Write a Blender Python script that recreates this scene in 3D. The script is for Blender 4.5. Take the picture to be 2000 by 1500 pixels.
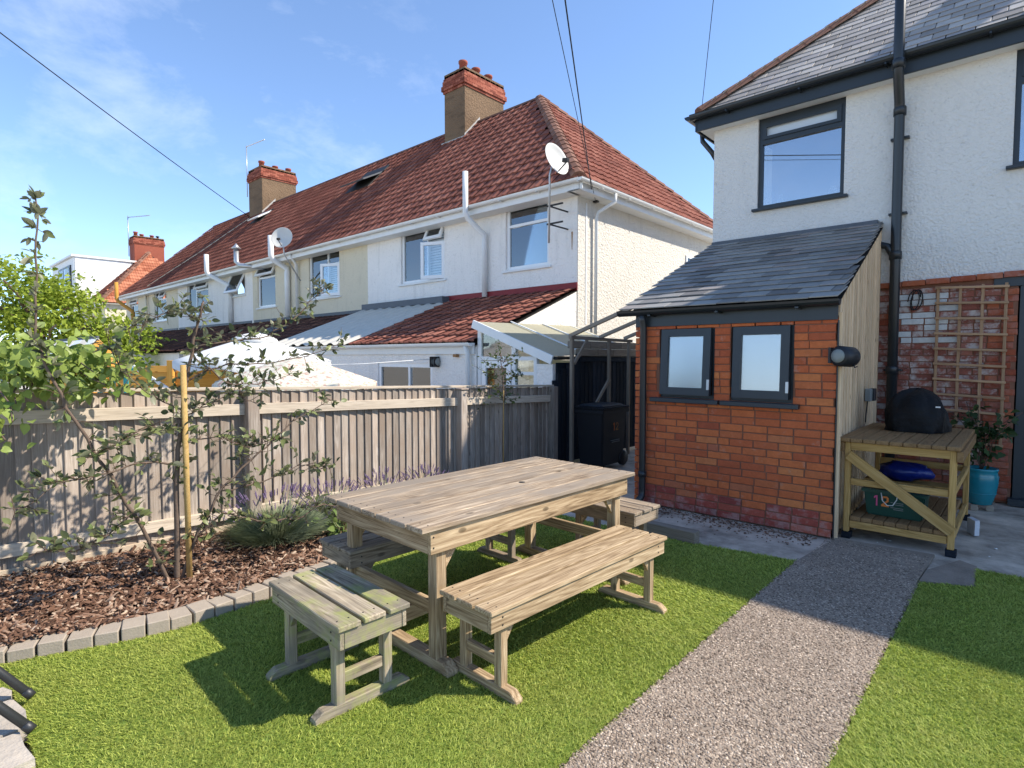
import bpy, bmesh, math, random
import numpy as np
from mathutils import Vector, Matrix, noise as mnoise
R = math.radians
random.seed(7); rng = np.random.default_rng(7)
scene = bpy.context.scene
for o in list(bpy.data.objects): bpy.data.objects.remove(o)

# ------------------------------------------------------------------ camera
cam_d = bpy.data.cameras.new('camera'); cam = bpy.data.objects.new('camera', cam_d)
scene.collection.objects.link(cam); scene.camera = cam
cam.location = (0, 0, 1.55); cam.rotation_euler = (R(90 - 2.7), 0, R(42.2))
cam_d.sensor_width = 36; cam_d.lens = 36 * 1112 / 2000; cam_d.clip_start = .02; cam_d.clip_end = 2000
# ------------------------------------------------------------------ sky and sun
SUNV = Vector((.80, .69, 1.0)).normalized()          # towards the sun
EL = math.asin(SUNV.z)
world = bpy.data.worlds.new('World'); scene.world = world; world.use_nodes = True
nt = world.node_tree; nt.nodes.clear()
def wn(t, **k):
    n = nt.nodes.new(t)
    for a, b in k.items(): setattr(n, a, b)
    return n
sky = wn('ShaderNodeTexSky', sky_type='NISHITA', sun_disc=False)
sky.sun_elevation = EL; sky.sun_rotation = math.atan2(SUNV.x, SUNV.y)
sky.air_density = .7; sky.dust_density = 0; sky.ozone_density = 5.0; sky.altitude = 30
tc = wn('ShaderNodeTexCoord'); vr = wn('ShaderNodeVectorRotate', rotation_type='Z_AXIS'); vr.inputs['Angle'].default_value = R(140); mp = wn('ShaderNodeMapping'); mp.inputs['Scale'].default_value = (1.7, 1.7, 3.2)
mp.inputs['Location'].default_value = (5.3, 2.9, 1.1); mp.inputs['Rotation'].default_value = (R(8), R(14), R(20))
nz = wn('ShaderNodeTexNoise'); nz.inputs['Scale'].default_value = 3.2; nz.inputs['Detail'].default_value = 9; nz.inputs['Roughness'].default_value = .62; nz.inputs['Distortion'].default_value = .2
nb = wn('ShaderNodeTexNoise'); nb.inputs['Scale'].default_value = 1.1; nb.inputs['Detail'].default_value = 2
rp = wn('ShaderNodeValToRGB'); rp.color_ramp.elements[0].position = .50; rp.color_ramp.elements[1].position = .82
rb = wn('ShaderNodeValToRGB'); rb.color_ramp.elements[0].position = .46; rb.color_ramp.elements[1].position = .62
ml = wn('ShaderNodeMath', operation='MULTIPLY'); ml2 = wn('ShaderNodeMath', operation='MULTIPLY'); ml2.inputs[1].default_value = .32
mx = wn('ShaderNodeMixRGB'); mx.inputs[2].default_value = (4.0, 4.2, 4.5, 1)
bg = wn('ShaderNodeBackground'); bg.inputs['Strength'].default_value = .15
out = wn('ShaderNodeOutputWorld'); L = nt.links.new
L(tc.outputs['Generated'], vr.inputs['Vector']); L(vr.outputs[0], mp.inputs[0]); L(mp.outputs[0], nz.inputs[0]); L(vr.outputs[0], nb.inputs[0])
L(nz.outputs['Fac'], rp.inputs[0]); L(nb.outputs['Fac'], rb.inputs[0]); L(rp.outputs[0], ml.inputs[0]); L(rb.outputs[0], ml.inputs[1])
L(ml.outputs[0], ml2.inputs[0]); gm = wn('ShaderNodeGamma'); gm.inputs[1].default_value = .88; L(sky.outputs[0], gm.inputs[0]); L(ml2.outputs[0], mx.inputs[0]); L(gm.outputs[0], mx.inputs[1]); L(mx.outputs[0], bg.inputs['Color']); L(bg.outputs[0], out.inputs[0])
sun_d = bpy.data.lights.new('sun', 'SUN'); sun_d.energy = 3.0; sun_d.angle = R(.53); sun_d.color = (1, .92, .80)
sun = bpy.data.objects.new('sun', sun_d); scene.collection.objects.link(sun)
sun.rotation_euler = SUNV.to_track_quat('Z', 'Y').to_euler(); sun.location = (20, 20, 25)
vs = scene.view_settings; vs.view_transform = 'Standard'; vs.look = 'None'; vs.exposure = 1.35; vs.gamma = 1; vs.use_curve_mapping = False


# ------------------------------------------------------------------ helpers
col = scene.collection
CUR = Matrix.Identity(4)
WM = {}
def tag(o, label, cat=None, group=None, kind=None):
    if label: o['label'] = label
    if cat: o['category'] = cat
    if group: o['group'] = group
    if kind: o['kind'] = kind
    return o
def place(o, W, parent=None):
    W = CUR @ W
    col.objects.link(o); WM[o] = W
    if parent is not None:
        o.parent = parent; o.matrix_parent_inverse = WM[parent].inverted()
    o.matrix_basis = W
    return o
def thing(name, loc, label, cat, group=None, rz=0):
    o = bpy.data.objects.new(name, None); o.empty_display_size = .1
    place(o, Matrix.Translation(Vector(loc)) @ Matrix.Rotation(rz, 4, 'Z'))
    return tag(o, label, cat, group)
def mesh_from(name, V, F, smooth=False):
    me = bpy.data.meshes.new(name); me.from_pydata([tuple(v) for v in V], [], F); me.update()
    if smooth:
        me.polygons.foreach_set('use_smooth', [True] * len(me.polygons))
    return me
def obj(name, me, mat, parent=None, W=None):
    o = bpy.data.objects.new(name, me)
    if mat is not None and not me.materials: me.materials.append(mat)
    elif mat is not None and me.materials[0] != mat:
        me = me.copy(); me.materials.clear(); me.materials.append(mat); o.data = me
    return place(o, W or Matrix.Identity(4), parent)
def raw(name, V, F, mat, parent=None, smooth=False, W=None):
    return obj(name, mesh_from(name, V, F, smooth), mat, parent, W)
def fast_mesh(name, V, T, smooth=False):
    """V (n,3) array, T (m,3) triangle indices"""
    me = bpy.data.meshes.new(name); n = len(V); m = len(T)
    me.vertices.add(n); me.vertices.foreach_set('co', np.asarray(V, dtype=np.float32).ravel())
    me.loops.add(m * 3); me.loops.foreach_set('vertex_index', np.asarray(T, dtype=np.int32).ravel())
    me.polygons.add(m); me.polygons.foreach_set('loop_start', np.arange(0, m * 3, 3, dtype=np.int32))
    me.update(calc_edges=True)
    if smooth: me.polygons.foreach_set('use_smooth', np.ones(m, dtype=bool))
    return me
_box = {}
def boxmesh(sx, sy, sz, bev, mat):
    k = (round(sx, 3), round(sy, 3), round(sz, 3), bev, mat.name)
    if k in _box: return _box[k]
    bm = bmesh.new(); bmesh.ops.create_cube(bm, size=1)
    for v in bm.verts: v.co = Vector((v.co.x * sx, v.co.y * sy, v.co.z * sz))
    if bev > 0: bmesh.ops.bevel(bm, geom=bm.edges[:], offset=min(bev, min(sx, sy, sz) * .3), segments=1, affect='EDGES', clamp_overlap=True)
    me = bpy.data.meshes.new('box'); bm.to_mesh(me); bm.free(); me.materials.append(mat); _box[k] = me
    return me
def board(name, p0, p1, w, t, mat, parent=None, up=(0, 0, 1), bev=.003):
    p0 = Vector(p0); p1 = Vector(p1); d = p1 - p0; ln = d.length; x = d.normalized(); z = Vector(up)
    z = (z - x * z.dot(x)).normalized(); y = z.cross(x)
    M = Matrix((x, y, z)).transposed().to_4x4(); M.translation = (p0 + p1) / 2
    return obj(name, boxmesh(ln, w, t, bev, mat), mat, parent, M)
def box(name, xr, yr, zr, mat, parent=None, bev=.003):
    s = [xr[1] - xr[0], yr[1] - yr[0], zr[1] - zr[0]]; c = Vector(((xr[0] + xr[1]) / 2, (yr[0] + yr[1]) / 2, (zr[0] + zr[1]) / 2))
    a = s.index(max(s)); e = Vector((0, 0, 0)); e[a] = s[a] / 2
    if a == 2: return board(name, c - e, c + e, s[1], s[0], mat, parent, (1, 0, 0), bev)
    return board(name, c - e, c + e, s[1] if a == 0 else s[0], s[2], mat, parent, (0, 0, 1), bev)
def boxes_mesh(L_):
    V = []; F = []
    for (x0, x1, y0, y1, z0, z1) in L_:
        b = len(V); V += [(x0, y0, z0), (x1, y0, z0), (x1, y1, z0), (x0, y1, z0), (x0, y0, z1), (x1, y0, z1), (x1, y1, z1), (x0, y1, z1)]
        F += [(b, b + 3, b + 2, b + 1), (b + 4, b + 5, b + 6, b + 7), (b, b + 1, b + 5, b + 4), (b + 1, b + 2, b + 6, b + 5), (b + 2, b + 3, b + 7, b + 6), (b + 3, b, b + 4, b + 7)]
    return V, F
def boxes(name, L_, mat, parent=None):
    V, F = boxes_mesh(L_); return raw(name, V, F, mat, parent)
def tube_data(pts, rad, n=10, cap=True):
    pts = [Vector(p) for p in pts]; m = len(pts)
    rads = rad if isinstance(rad, (list, tuple)) else [rad] * m
    V = []; F = []; ref = None
    for i, p in enumerate(pts):
        t = (pts[min(i + 1, m - 1)] - pts[max(i - 1, 0)]).normalized()
        if ref is None: ref = Vector((0, 0, 1)) if abs(t.z) < .9 else Vector((1, 0, 0))
        a = (ref - t * ref.dot(t)).normalized(); b = t.cross(a); ref = a
        for k in range(n):
            an = 2 * math.pi * k / n; V.append(p + (a * math.cos(an) + b * math.sin(an)) * rads[i])
    for i in range(m - 1):
        for k in range(n):
            F.append((i * n + k, i * n + (k + 1) % n, (i + 1) * n + (k + 1) % n, (i + 1) * n + k))
    if cap: F.append(tuple(range(n - 1, -1, -1))); F.append(tuple((m - 1) * n + k for k in range(n)))
    return V, F
def tube(name, pts, rad, mat, parent=None, n=10):
    V, F = tube_data(pts, rad, n); return raw(name, V, F, mat, parent, True)
def lathe(name, prof, c, mat, parent=None, n=20, smooth=True, axis=None):
    V = []; F = []; m = len(prof)
    for (r, z) in prof:
        for k in range(n):
            a = 2 * math.pi * k / n; V.append(Vector((r * math.cos(a), r * math.sin(a), z)))
    for i in range(m - 1):
        for k in range(n): F.append((i * n + k, i * n + (k + 1) % n, (i + 1) * n + (k + 1) % n, (i + 1) * n + k))
    F.append(tuple(range(n - 1, -1, -1))); F.append(tuple((m - 1) * n + k for k in range(n)))
    W = Matrix.Translation(Vector(c))
    if axis is not None: W = W @ Vector(axis).to_track_quat('Z', 'Y').to_matrix().to_4x4()
    return raw(name, V, F, mat, parent, smooth, W)
def prism(name, pts, vec, mat, parent=None):
    pts = [Vector(p) for p in pts]; vec = Vector(vec); n = len(pts)
    nrm = (pts[1] - pts[0]).cross(pts[2] - pts[1])
    if nrm.dot(vec) > 0: pts = pts[::-1]
    V = pts + [p + vec for p in pts]
    F = [tuple(range(n)), tuple(range(2 * n - 1, n - 1, -1))] + [(i, n + i, n + (i + 1) % n, (i + 1) % n)[::1] for i in range(n)]
    return raw(name, V, F, mat, parent)
def wall_holes(name, xr, zr, holes, y, th, mat, parent, ax='Y'):
    """wall facing -Y at y, thickness th backwards; holes (x0,x1,z0,z1).  ax='X': wall facing +X at x=y"""
    xs = sorted(set([xr[0], xr[1]] + [h[0] for h in holes] + [h[1] for h in holes])); zs = sorted(set([zr[0], zr[1]] + [h[2] for h in holes] + [h[3] for h in holes]))
    def solid(i, j):
        if i < 0 or j < 0 or i >= len(xs) - 1 or j >= len(zs) - 1: return False
        cx = (xs[i] + xs[i + 1]) / 2; cz = (zs[j] + zs[j + 1]) / 2
        return not any(h[0] < cx < h[1] and h[2] < cz < h[3] for h in holes)
    P = (lambda a, d, z: (a, y + d, z)) if ax == 'Y' else (lambda a, d, z: (y - d, a, z))
    V = []; F = []
    def q(*p): b = len(V); V.extend(p); F.append((b, b + 1, b + 2, b + 3))
    for i in range(len(xs) - 1):
        for j in range(len(zs) - 1):
            if not solid(i, j): continue
            a, b, c, d = xs[i], xs[i + 1], zs[j], zs[j + 1]
            q(P(a, 0, c), P(b, 0, c), P(b, 0, d), P(a, 0, d)); q(P(a, th, c), P(a, th, d), P(b, th, d), P(b, th, c))
            if not solid(i - 1, j): q(P(a, 0, c), P(a, 0, d), P(a, th, d), P(a, th, c))
            if not solid(i + 1, j): q(P(b, 0, c), P(b, th, c), P(b, th, d), P(b, 0, d))
            if not solid(i, j - 1): q(P(a, 0, c), P(a, th, c), P(b, th, c), P(b, 0, c))
            if not solid(i, j + 1): q(P(a, 0, d), P(b, 0, d), P(b, th, d), P(a, th, d))
    return raw(name, V, F, mat, parent)

# ------------------------------------------------------------------ materials
class NB:
    def __init__(s, name):
        s.m = bpy.data.materials.new(name); s.m.use_nodes = True; s.t = s.m.node_tree; s.b = s.t.nodes['Principled BSDF']; s.o = s.t.nodes['Material Output']
        s.coord = None
    def n(s, t, **k):
        q = s.t.nodes.new(t)
        for a, b in k.items():
            setattr(q, a, b)
        return q
    def l(s, a, b): s.t.links.new(a, b)
    def co(s, rand=True):
        if s.coord: return s.coord
        c = s.n('ShaderNodeTexCoord'); 
        if not rand: s.coord = c.outputs['Object']; return s.coord
        i = s.n('ShaderNodeObjectInfo'); m = s.n('ShaderNodeMath', operation='MULTIPLY'); m.inputs[1].default_value = 37.0
        a = s.n('ShaderNodeVectorMath', operation='ADD'); s.l(i.outputs['Random'], m.inputs[0]); s.l(c.outputs['Object'], a.inputs[0]); s.l(m.outputs[0], a.inputs[1])
        s.coord = a.outputs[0]; return s.coord
    def noise(s, scale, detail=4, rough=.55, stretch=None, dist=0):
        v = s.co()
        if stretch:
            mp = s.n('ShaderNodeMapping'); mp.inputs['Scale'].default_value = stretch; s.l(v, mp.inputs[0]); v = mp.outputs[0]
        q = s.n('ShaderNodeTexNoise'); q.inputs['Scale'].default_value = scale; q.inputs['Detail'].default_value = detail; q.inputs['Roughness'].default_value = rough; q.inputs['Distortion'].default_value = dist
        s.l(v, q.inputs['Vector']); return q.outputs['Fac']
    def voro(s, scale, feature='F1', stretch=None):
        v = s.co()
        if stretch:
            mp = s.n('ShaderNodeMapping'); mp.inputs['Scale'].default_value = stretch; s.l(v, mp.inputs[0]); v = mp.outputs[0]
        q = s.n('ShaderNodeTexVoronoi', feature=feature); q.inputs['Scale'].default_value = scale; s.l(v, q.inputs['Vector']); return q
    def ramp(s, fac, stops):
        q = s.n('ShaderNodeValToRGB'); e = q.color_ramp.elements
        while len(e) < len(stops): e.new(.5)
        for i, (p, c) in enumerate(stops):
            e[i].position = p; e[i].color = (*c, 1) if not isinstance(c, (int, float)) else (c, c, c, 1)
        s.l(fac, q.inputs[0]); return q.outputs[0]
    def mix(s, fac, a, b, mode='MIX'):
        q = s.n('ShaderNodeMixRGB', blend_type=mode)
        for i, v in ((0, fac), (1, a), (2, b)):
            if isinstance(v, (int, float)): q.inputs[i].default_value = v if i == 0 else (v, v, v, 1)
            elif isinstance(v, tuple): q.inputs[i].default_value = (*v, 1)
            else: s.l(v, q.inputs[i])
        return q.outputs[0]
    def math(s, op, a, b=0.):
        q = s.n('ShaderNodeMath', operation=op)
        for i, v in ((0, a), (1, b)):
            if isinstance(v, (int, float)): q.inputs[i].default_value = v
            else: s.l(v, q.inputs[i])
        return q.outputs[0]
    def rand(s): return s.n('ShaderNodeObjectInfo').outputs['Random']
    def island(s): return s.n('ShaderNodeNewGeometry').outputs['Random Per Island']
    def value(s, colr, fac, lo, hi):
        h = s.n('ShaderNodeHueSaturation'); m = s.n('ShaderNodeMapRange'); m.inputs['To Min'].default_value = lo; m.inputs['To Max'].default_value = hi
        s.l(fac, m.inputs['Value']); s.l(m.outputs[0], h.inputs['Value'])
        if isinstance(colr, tuple): h.inputs['Color'].default_value = (*colr, 1)
        else: s.l(colr, h.inputs['Color'])
        return h.outputs['Color']
    def bump(s, h, strength=.5, dist=.01):
        q = s.n('ShaderNodeBump'); q.inputs['Strength'].default_value = strength; q.inputs['Distance'].default_value = dist
        s.l(h, q.inputs['Height']); s.l(q.outputs[0], s.b.inputs['Normal'])
    def done(s, colr, rough=.8, spec=.3, metal=0.):
        if isinstance(colr, tuple): s.b.inputs['Base Color'].default_value = (*colr, 1)
        else: s.l(colr, s.b.inputs['Base Color'])
        if isinstance(rough, (int, float)): s.b.inputs['Roughness'].default_value = rough
        else: s.l(rough, s.b.inputs['Roughness'])
        s.b.inputs['Specular IOR Level'].default_value = spec; s.b.inputs['Metallic'].default_value = metal
        return s.m
def plain(name, c, rough=.6, spec=.3, var=.12, scale=6, bump=0, bscale=60, metal=0, dist=.004):
    k = NB(name); f = k.noise(scale, 5, .6); cc = k.value(c, f, 1 - var, 1 + var)
    if bump: k.bump(k.noise(bscale, 4, .6), bump, dist)
    return k.done(cc, rough, spec, metal)
def wood(name, stops, grain=1., var=.25, tint=None, bump=.35, moss=None):
    k = NB(name)
    big = k.noise(3.0 * grain, 4, .6, (.30, 8, 8), .25); fine = k.noise(26 * grain, 5, .65, (.28, 7, 7)); fig = k.noise(1.5 * grain, 2, .5, (.42, 6.5, 6.5), .12)
    rings = k.math('FRACT', k.math('MULTIPLY', fig, 15.0)); rings = k.math('ABSOLUTE', k.math('SUBTRACT', rings, .5))
    f = k.math('ADD', k.math('MULTIPLY', big, .40), k.math('ADD', k.math('MULTIPLY', fine, .46), k.math('MULTIPLY', rings, .26)))
    c = k.ramp(f, stops)
    kn = k.voro(3.4, 'F1', (1.0, 2.2, 2.2)); c = k.mix(k.ramp(kn.outputs['Distance'], [(0, .75), (.075, .6), (.11, 0)]), c, tuple(x * .45 for x in stops[0][1]))
    if tint: c = k.mix(k.ramp(k.noise(2.2, 3, .6), [(.42, 0), (.66, 1)]), c, tint, 'MIX')
    if moss: c = k.mix(k.ramp(k.noise(5.5, 5, .7), [(.50, 0), (.68, .75)]), c, moss)
    c = k.value(c, k.rand(), 1 - var, 1 + var)
    k.bump(f, bump, .004)
    return k.done(c, .85, .2)
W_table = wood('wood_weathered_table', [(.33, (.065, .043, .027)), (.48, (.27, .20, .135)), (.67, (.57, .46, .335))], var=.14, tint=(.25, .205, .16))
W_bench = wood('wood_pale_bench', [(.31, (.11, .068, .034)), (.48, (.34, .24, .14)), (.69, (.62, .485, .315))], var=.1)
W_stool = wood('wood_mossy_stool', [(.30, (.10, .075, .05)), (.50, (.36, .29, .20)), (.72, (.64, .55, .41))], var=.1, tint=(.20, .175, .135), moss=(.30, .33, .09))
W_fence = wood('wood_grey_fence', [(.26, (.13, .105, .085)), (.5, (.33, .278, .232)), (.72, (.55, .48, .415))], var=.3, tint=(.30, .235, .185))
W_rail = wood('wood_fence_rail', [(.24, (.28, .22, .165)), (.5, (.54, .455, .355)), (.78, (.68, .59, .475))], var=.08)
W_gravel = wood('wood_gravel_board', [(.24, (.30, .22, .15)), (.5, (.50, .40, .29)), (.78, (.60, .50, .38))], var=.08)
W_clad = wood('wood_larch_cladding', [(.24, (.34, .21, .105)), (.5, (.66, .47, .29)), (.78, (.80, .62, .42))], var=.16)
W_stand = wood('wood_treated_stand', [(.28, (.24, .13, .035)), (.5, (.48, .29, .10)), (.74, (.62, .42, .18))], var=.12)
W_standtop = wood('wood_stand_top', [(.24, (.13, .07, .03)), (.5, (.24, .14, .062)), (.78, (.33, .21, .11))], var=.15)
W_dark = wood('wood_dark_peeling', [(.24, (.006, .009, .014)), (.5, (.013, .018, .027)), (.8, (.03, .036, .045))], var=.4)
W_grey = wood('wood_grey_frame', [(.24, (.13, .105, .08)), (.5, (.25, .21, .165)), (.8, (.36, .31, .25))], var=.15)
W_orange = wood('wood_orange_panel', [(.24, (.42, .18, .03)), (.5, (.60, .30, .06)), (.8, (.70, .40, .11))], var=.12)
W_trellis = wood('wood_trellis', [(.24, (.26, .145, .075)), (.5, (.40, .245, .14)), (.8, (.50, .33, .20))], var=.15)
W_stake = wood('wood_stake', [(.24, (.27, .16, .05)), (.5, (.41, .27, .10)), (.8, (.50, .35, .16))], var=.05)
def brickmat(name, stops, white=0., mortar_smear=.15):
    k = NB(name); c = k.ramp(k.rand(), stops); c = k.value(c, k.noise(14, 5, .65), .72, 1.28)
    c = k.mix(k.ramp(k.noise(9, 5, .7), [(.6, 0), (.72, mortar_smear + .3)]), c, (.40, .30, .24))
    if white: c = k.mix(k.ramp(k.noise(5.5, 6, .72), [(.47, 0), (.60, white)]), c, (.52, .47, .43))
    c = k.value(c, k.noise(45, 4, .7), .8, 1.2); k.bump(k.math('ADD', k.noise(70, 5, .7), k.noise(18, 3, .6)), .8, .006)
    return k.done(c, .88, .2)
B_red = brickmat('brick_red', [(0, (.36, .085, .040)), (.3, (.48, .118, .045)), (.6, (.55, .150, .052)), (.8, (.43, .105, .045)), (.93, (.58, .19, .065)), (1, (.34, .10, .062))])
B_old = brickmat('brick_old_painted', [(0, (.22, .075, .055)), (.5, (.29, .095, .065)), (1, (.34, .14, .10))], white=.85)
B_oldr = brickmat('brick_old_red', [(0, (.26, .065, .035)), (.5, (.34, .085, .04)), (1, (.37, .11, .05))], white=.15)
B_base = brickmat('brick_damp_base', [(0, (.24, .055, .045)), (.5, (.32, .07, .05)), (1, (.40, .10, .06))], white=.3)
B_white = brickmat('brick_white_paint', [(0, (.50, .50, .48)), (1, (.64, .64, .62))])
def islandbrick(name, stops):
    k = NB(name); c = k.ramp(k.island(), stops); c = k.value(c, k.noise(12, 5, .65), .75, 1.25); k.bump(k.noise(60, 4, .7), .4, .006); return k.done(c, .88, .2)
B_chim = islandbrick('brick_chimney', [(0, (.15, .042, .027)), (.5, (.27, .075, .045)), (1, (.36, .125, .08))])
T_red = islandbrick('roof_tile_red', [(0, (.175, .062, .042)), (.35, (.215, .075, .05)), (.7, (.26, .092, .062)), (1, (.32, .13, .088))])
def tilemat(name, stops, lich=.5):
    k = NB(name); c = k.ramp(k.rand(), stops); c = k.value(c, k.noise(9, 5, .65), .75, 1.25)
    c = k.mix(k.ramp(k.noise(7, 6, .75), [(.60, 0), (.72, lich)]), c, (.33, .26, .20)); k.bump(k.noise(70, 4, .7), .4, .004); return k.done(c, .85, .25)
T_red1 = tilemat('roof_tile_red_single', [(0, (.175, .062, .042)), (.35, (.215, .075, .05)), (.7, (.26, .092, .062)), (1, (.32, .13, .088))], .25)
T_dark = islandbrick('roof_tile_brown', [(0, (.09, .045, .035)), (.5, (.13, .06, .045)), (1, (.20, .10, .07))])
T_hip = tilemat('hip_tile', [(0, (.15, .07, .045)), (1, (.24, .12, .08))])
def slatemat(name, stops, lich):
    k = NB(name); c = k.ramp(k.rand(), stops); c = k.value(c, k.noise(8, 5, .7, (1, 1, 1)), .75, 1.25)
    c = k.mix(k.ramp(k.noise(6, 6, .75), [(.60, 0), (.70, lich)]), c, (.30, .27, .22)); k.bump(k.noise(45, 4, .7), .35, .004); return k.done(c, .62, .35)
S_out = slatemat('slate_blue', [(0, (.12, .112, .105)), (.4, (.215, .205, .19)), (.7, (.28, .268, .245)), (1, (.245, .20, .178))], .55)
S_house = slatemat('slate_house', [(0, (.24, .21, .18)), (.35, (.37, .325, .28)), (.65, (.45, .40, .345)), (.85, (.28, .25, .235)), (1, (.54, .48, .41))], .4)
def render(name, c, c2, scale=95, strength=.9, dist=.012, grime=.25):
    k = NB(name); k.co(False); v = k.voro(scale, 'SMOOTH_F1'); n1 = k.noise(scale * .55, 6, .7); n2 = k.noise(1.3, 5, .6)
    h = k.math('ADD', k.math('MULTIPLY', v.outputs['Distance'], .7), k.math('MULTIPLY', n1, .9))
    cc = k.mix(k.ramp(n2, [(.35, 0), (.75, grime)]), c, c2)
    n3 = k.noise(2.2, 6, .7, (2.6, 2.6, .35)); cc = k.mix(k.ramp(n3, [(.52, 0), (.72, grime * 1.3)]), cc, tuple(x * .72 for x in c2))
    cc = k.mix(k.ramp(n1, [(.28, .45), (.42, 0)]), cc, tuple(x * .62 for x in c2))
    k.bump(h, strength, dist); return k.done(cc, .92, .15)
R_white = render('render_white', (.84, .80, .745), (.66, .63, .585), 26, .9, .02)
R_gable = render('render_white_gable_dimmed', (.66, .62, .55), (.53, .49, .43), 27, .9, .024)  # same white wall, colour lowered so the sunlit side does not clip
R_cream = render('render_cream', (.68, .61, .46), (.54, .48, .36), 26, .9, .02)
R_house = render('render_house', (.72, .69, .64), (.60, .57, .53), 44, 1.0, .020, .12)
R_brown = render('render_brown', (.205, .135, .082), (.11, .072, .046), 24, 1.0, .03, .5)
M_upvc = plain('upvc_white', (.78, .78, .77), .35, .5, .04, 3)
M_gut = plain('gutter_white', (.70, .70, .68), .45, .4, .10, 5)
M_black = plain('plastic_black_gutter', (.014, .018, .022), .35, .5, .2, 5)
M_navy = plain('paint_anthracite', (.022, .029, .036), .42, .45, .15, 5)
M_mortar = plain('mortar', (.22, .105, .068), .95, .1, .25, 12, .5, 80)
M_deck = plain('roof_underlay', (.03, .027, .025), .9, .1)
M_lead = plain('lead_flashing', (.085, .095, .11), .55, .4, .25, 6, .3, 20)
M_cement = plain('cement_flaunching', (.42, .40, .37), .9, .15, .2, 8, .5, 40)
M_redpaint = plain('flashing_red_paint', (.22, .025, .028), .6, .3, .2, 7)
M_metalroof = plain('metal_sheet_roof', (.54, .51, .44), .6, .3, .12, 4)
M_concrete = plain('concrete', (.33, .30, .27), .95, .15, .22, 9, .6, 60, dist=.006)
M_stone = plain('stone_block', (.35, .295, .235), .92, .15, .22, 10, .6, 90)
M_slab = plain('stone_slab_pale', (.42, .37, .31), .9, .15, .3, 5, .8, 14, dist=.02)
M_dish = plain('dish_grey', (.55, .54, .50), .5, .3, .08, 6)
M_iron = plain('iron_dark', (.018, .016, .015), .6, .4, .3, 12)
M_rust = plain('rust', (.34, .19, .09), .9, .1, .3, 14)
M_black_tube = plain('metal_black_tube', (.02, .021, .022), .45, .5, .15, 6)
M_bin = plain('bin_plastic_black', (.012, .014, .018), .45, .4, .2, 5)
M_cover = plain('fabric_black_cover', (.007, .007, .008), .6, .2, .3, 9, .7, 16, dist=.02)
M_green = plain('plastic_green_box', (.006, .055, .038), .4, .45, .1, 4)
M_bluebag = plain('plastic_blue_bag', (.008, .02, .17), .3, .5, .2, 8, .6, 14, dist=.02)
M_pot = plain('glaze_turquoise', (.015, .21, .26), .18, .6, .25, 9, .15, 40)
M_soil = plain('soil_dark', (.035, .022, .014), .98, .1, .4, 14, .8, 40, dist=.02)
M_white = plain('paint_white', (.74, .74, .72), .6, .3, .06, 5)
M_canvas = plain('canvas_white', (.62, .62, .60), .8, .2, .05, 4)
M_teal = plain('paint_teal', (.03, .25, .24), .6, .3, .1, 5)
M_cable = plain('cable_black', (.012, .012, .013), .6, .3)
M_wirew = plain('line_white', (.7, .7, .68), .6, .3)
M_pink = plain('sticker_pink', (.60, .10, .22), .5, .3); M_orng = plain('sticker_orange', (.75, .22, .05), .5, .3)
M_chrome = plain('metal_grey', (.45, .46, .47), .35, .5, .1, 6, metal=.6)
M_reel = plain('plastic_grey', (.22, .235, .22), .45, .4, .08)
M_paper = plain('paper_print', (.55, .56, .58), .7, .2, .3, 30)
def glassmat(name, fac, tint=(1, 1, 1), rough=.015):
    k = NB(name); k.t.nodes.remove(k.b); tr = k.n('ShaderNodeBsdfTransparent'); gl = k.n('ShaderNodeBsdfGlossy'); gl.inputs['Roughness'].default_value = rough
    tr.inputs[0].default_value = (*tint, 1); fr = k.n('ShaderNodeFresnel'); fr.inputs[0].default_value = 1.5; mr = k.math('MAXIMUM', fr.outputs[0], fac)
    mxs = k.n('ShaderNodeMixShader'); k.l(mr, mxs.inputs[0]); k.l(tr.outputs[0], mxs.inputs[1]); k.l(gl.outputs[0], mxs.inputs[2]); k.l(mxs.outputs[0], k.o.inputs[0]); return k.m
G_win = glassmat('window_glass', .20, (.80, .88, .92))
G_frost = glassmat('frosted_window_glass', .30, (.85, .9, .93), .22)
G_cons = glassmat('conservatory_glass', .18, (.9, .95, .92), .05)
G_dark = glassmat('house_glass', .45, (.7, .78, .85))
M_inside = plain('room_dim', (.30, .33, .34), .9, .1, .3, 1.2)
M_insidel = plain('room_pale_blind', (.58, .62, .63), .9, .1, .15, 1.5)
M_frost = plain('frosted_film', (.55, .60, .64), .35, .5, .06, 3)
M_corr = None
def leafmat(name, c1, c2, trans=.35, rough=.5, island=False, back=None):
    k = NB(name); c = k.ramp(k.island() if island else k.rand(), [(0, c1), (1, c2)]); c = k.value(c, k.noise(30, 3), .8, 1.2)
    if name == 'turf_blade': c = k.value(c, k.noise(1.8, 4, .6), .78, 1.22); c = k.mix(k.ramp(k.noise(3.1, 4, .6), [(.45, 0), (.72, .4)]), c, (.52, .52, .14))
    if back:
        g = k.n('ShaderNodeNewGeometry'); c = k.mix(g.outputs['Backfacing'], c, back)
    k.l(c, k.b.inputs['Base Color']); k.b.inputs['Roughness'].default_value = rough; k.b.inputs['Specular IOR Level'].default_value = .3
    tl = k.n('ShaderNodeBsdfTranslucent'); k.l(c, tl.inputs[0]); ms = k.n('ShaderNodeMixShader'); ms.inputs[0].default_value = trans
    k.l(k.b.outputs[0], ms.inputs[1]); k.l(tl.outputs[0], ms.inputs[2]); k.l(ms.outputs[0], k.o.inputs[0]); return k.m
M_corr = leafmat('corrugated_plastic', (.60, .57, .42), (.64, .61, .47), .5, .5)
L_turf = leafmat('turf_blade', (.18, .26, .032), (.60, .65, .14), .42, .55, True)
L_lilac = leafmat('leaf_lilac', (.12, .19, .03), (.36, .44, .11), .4, .4)
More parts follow.
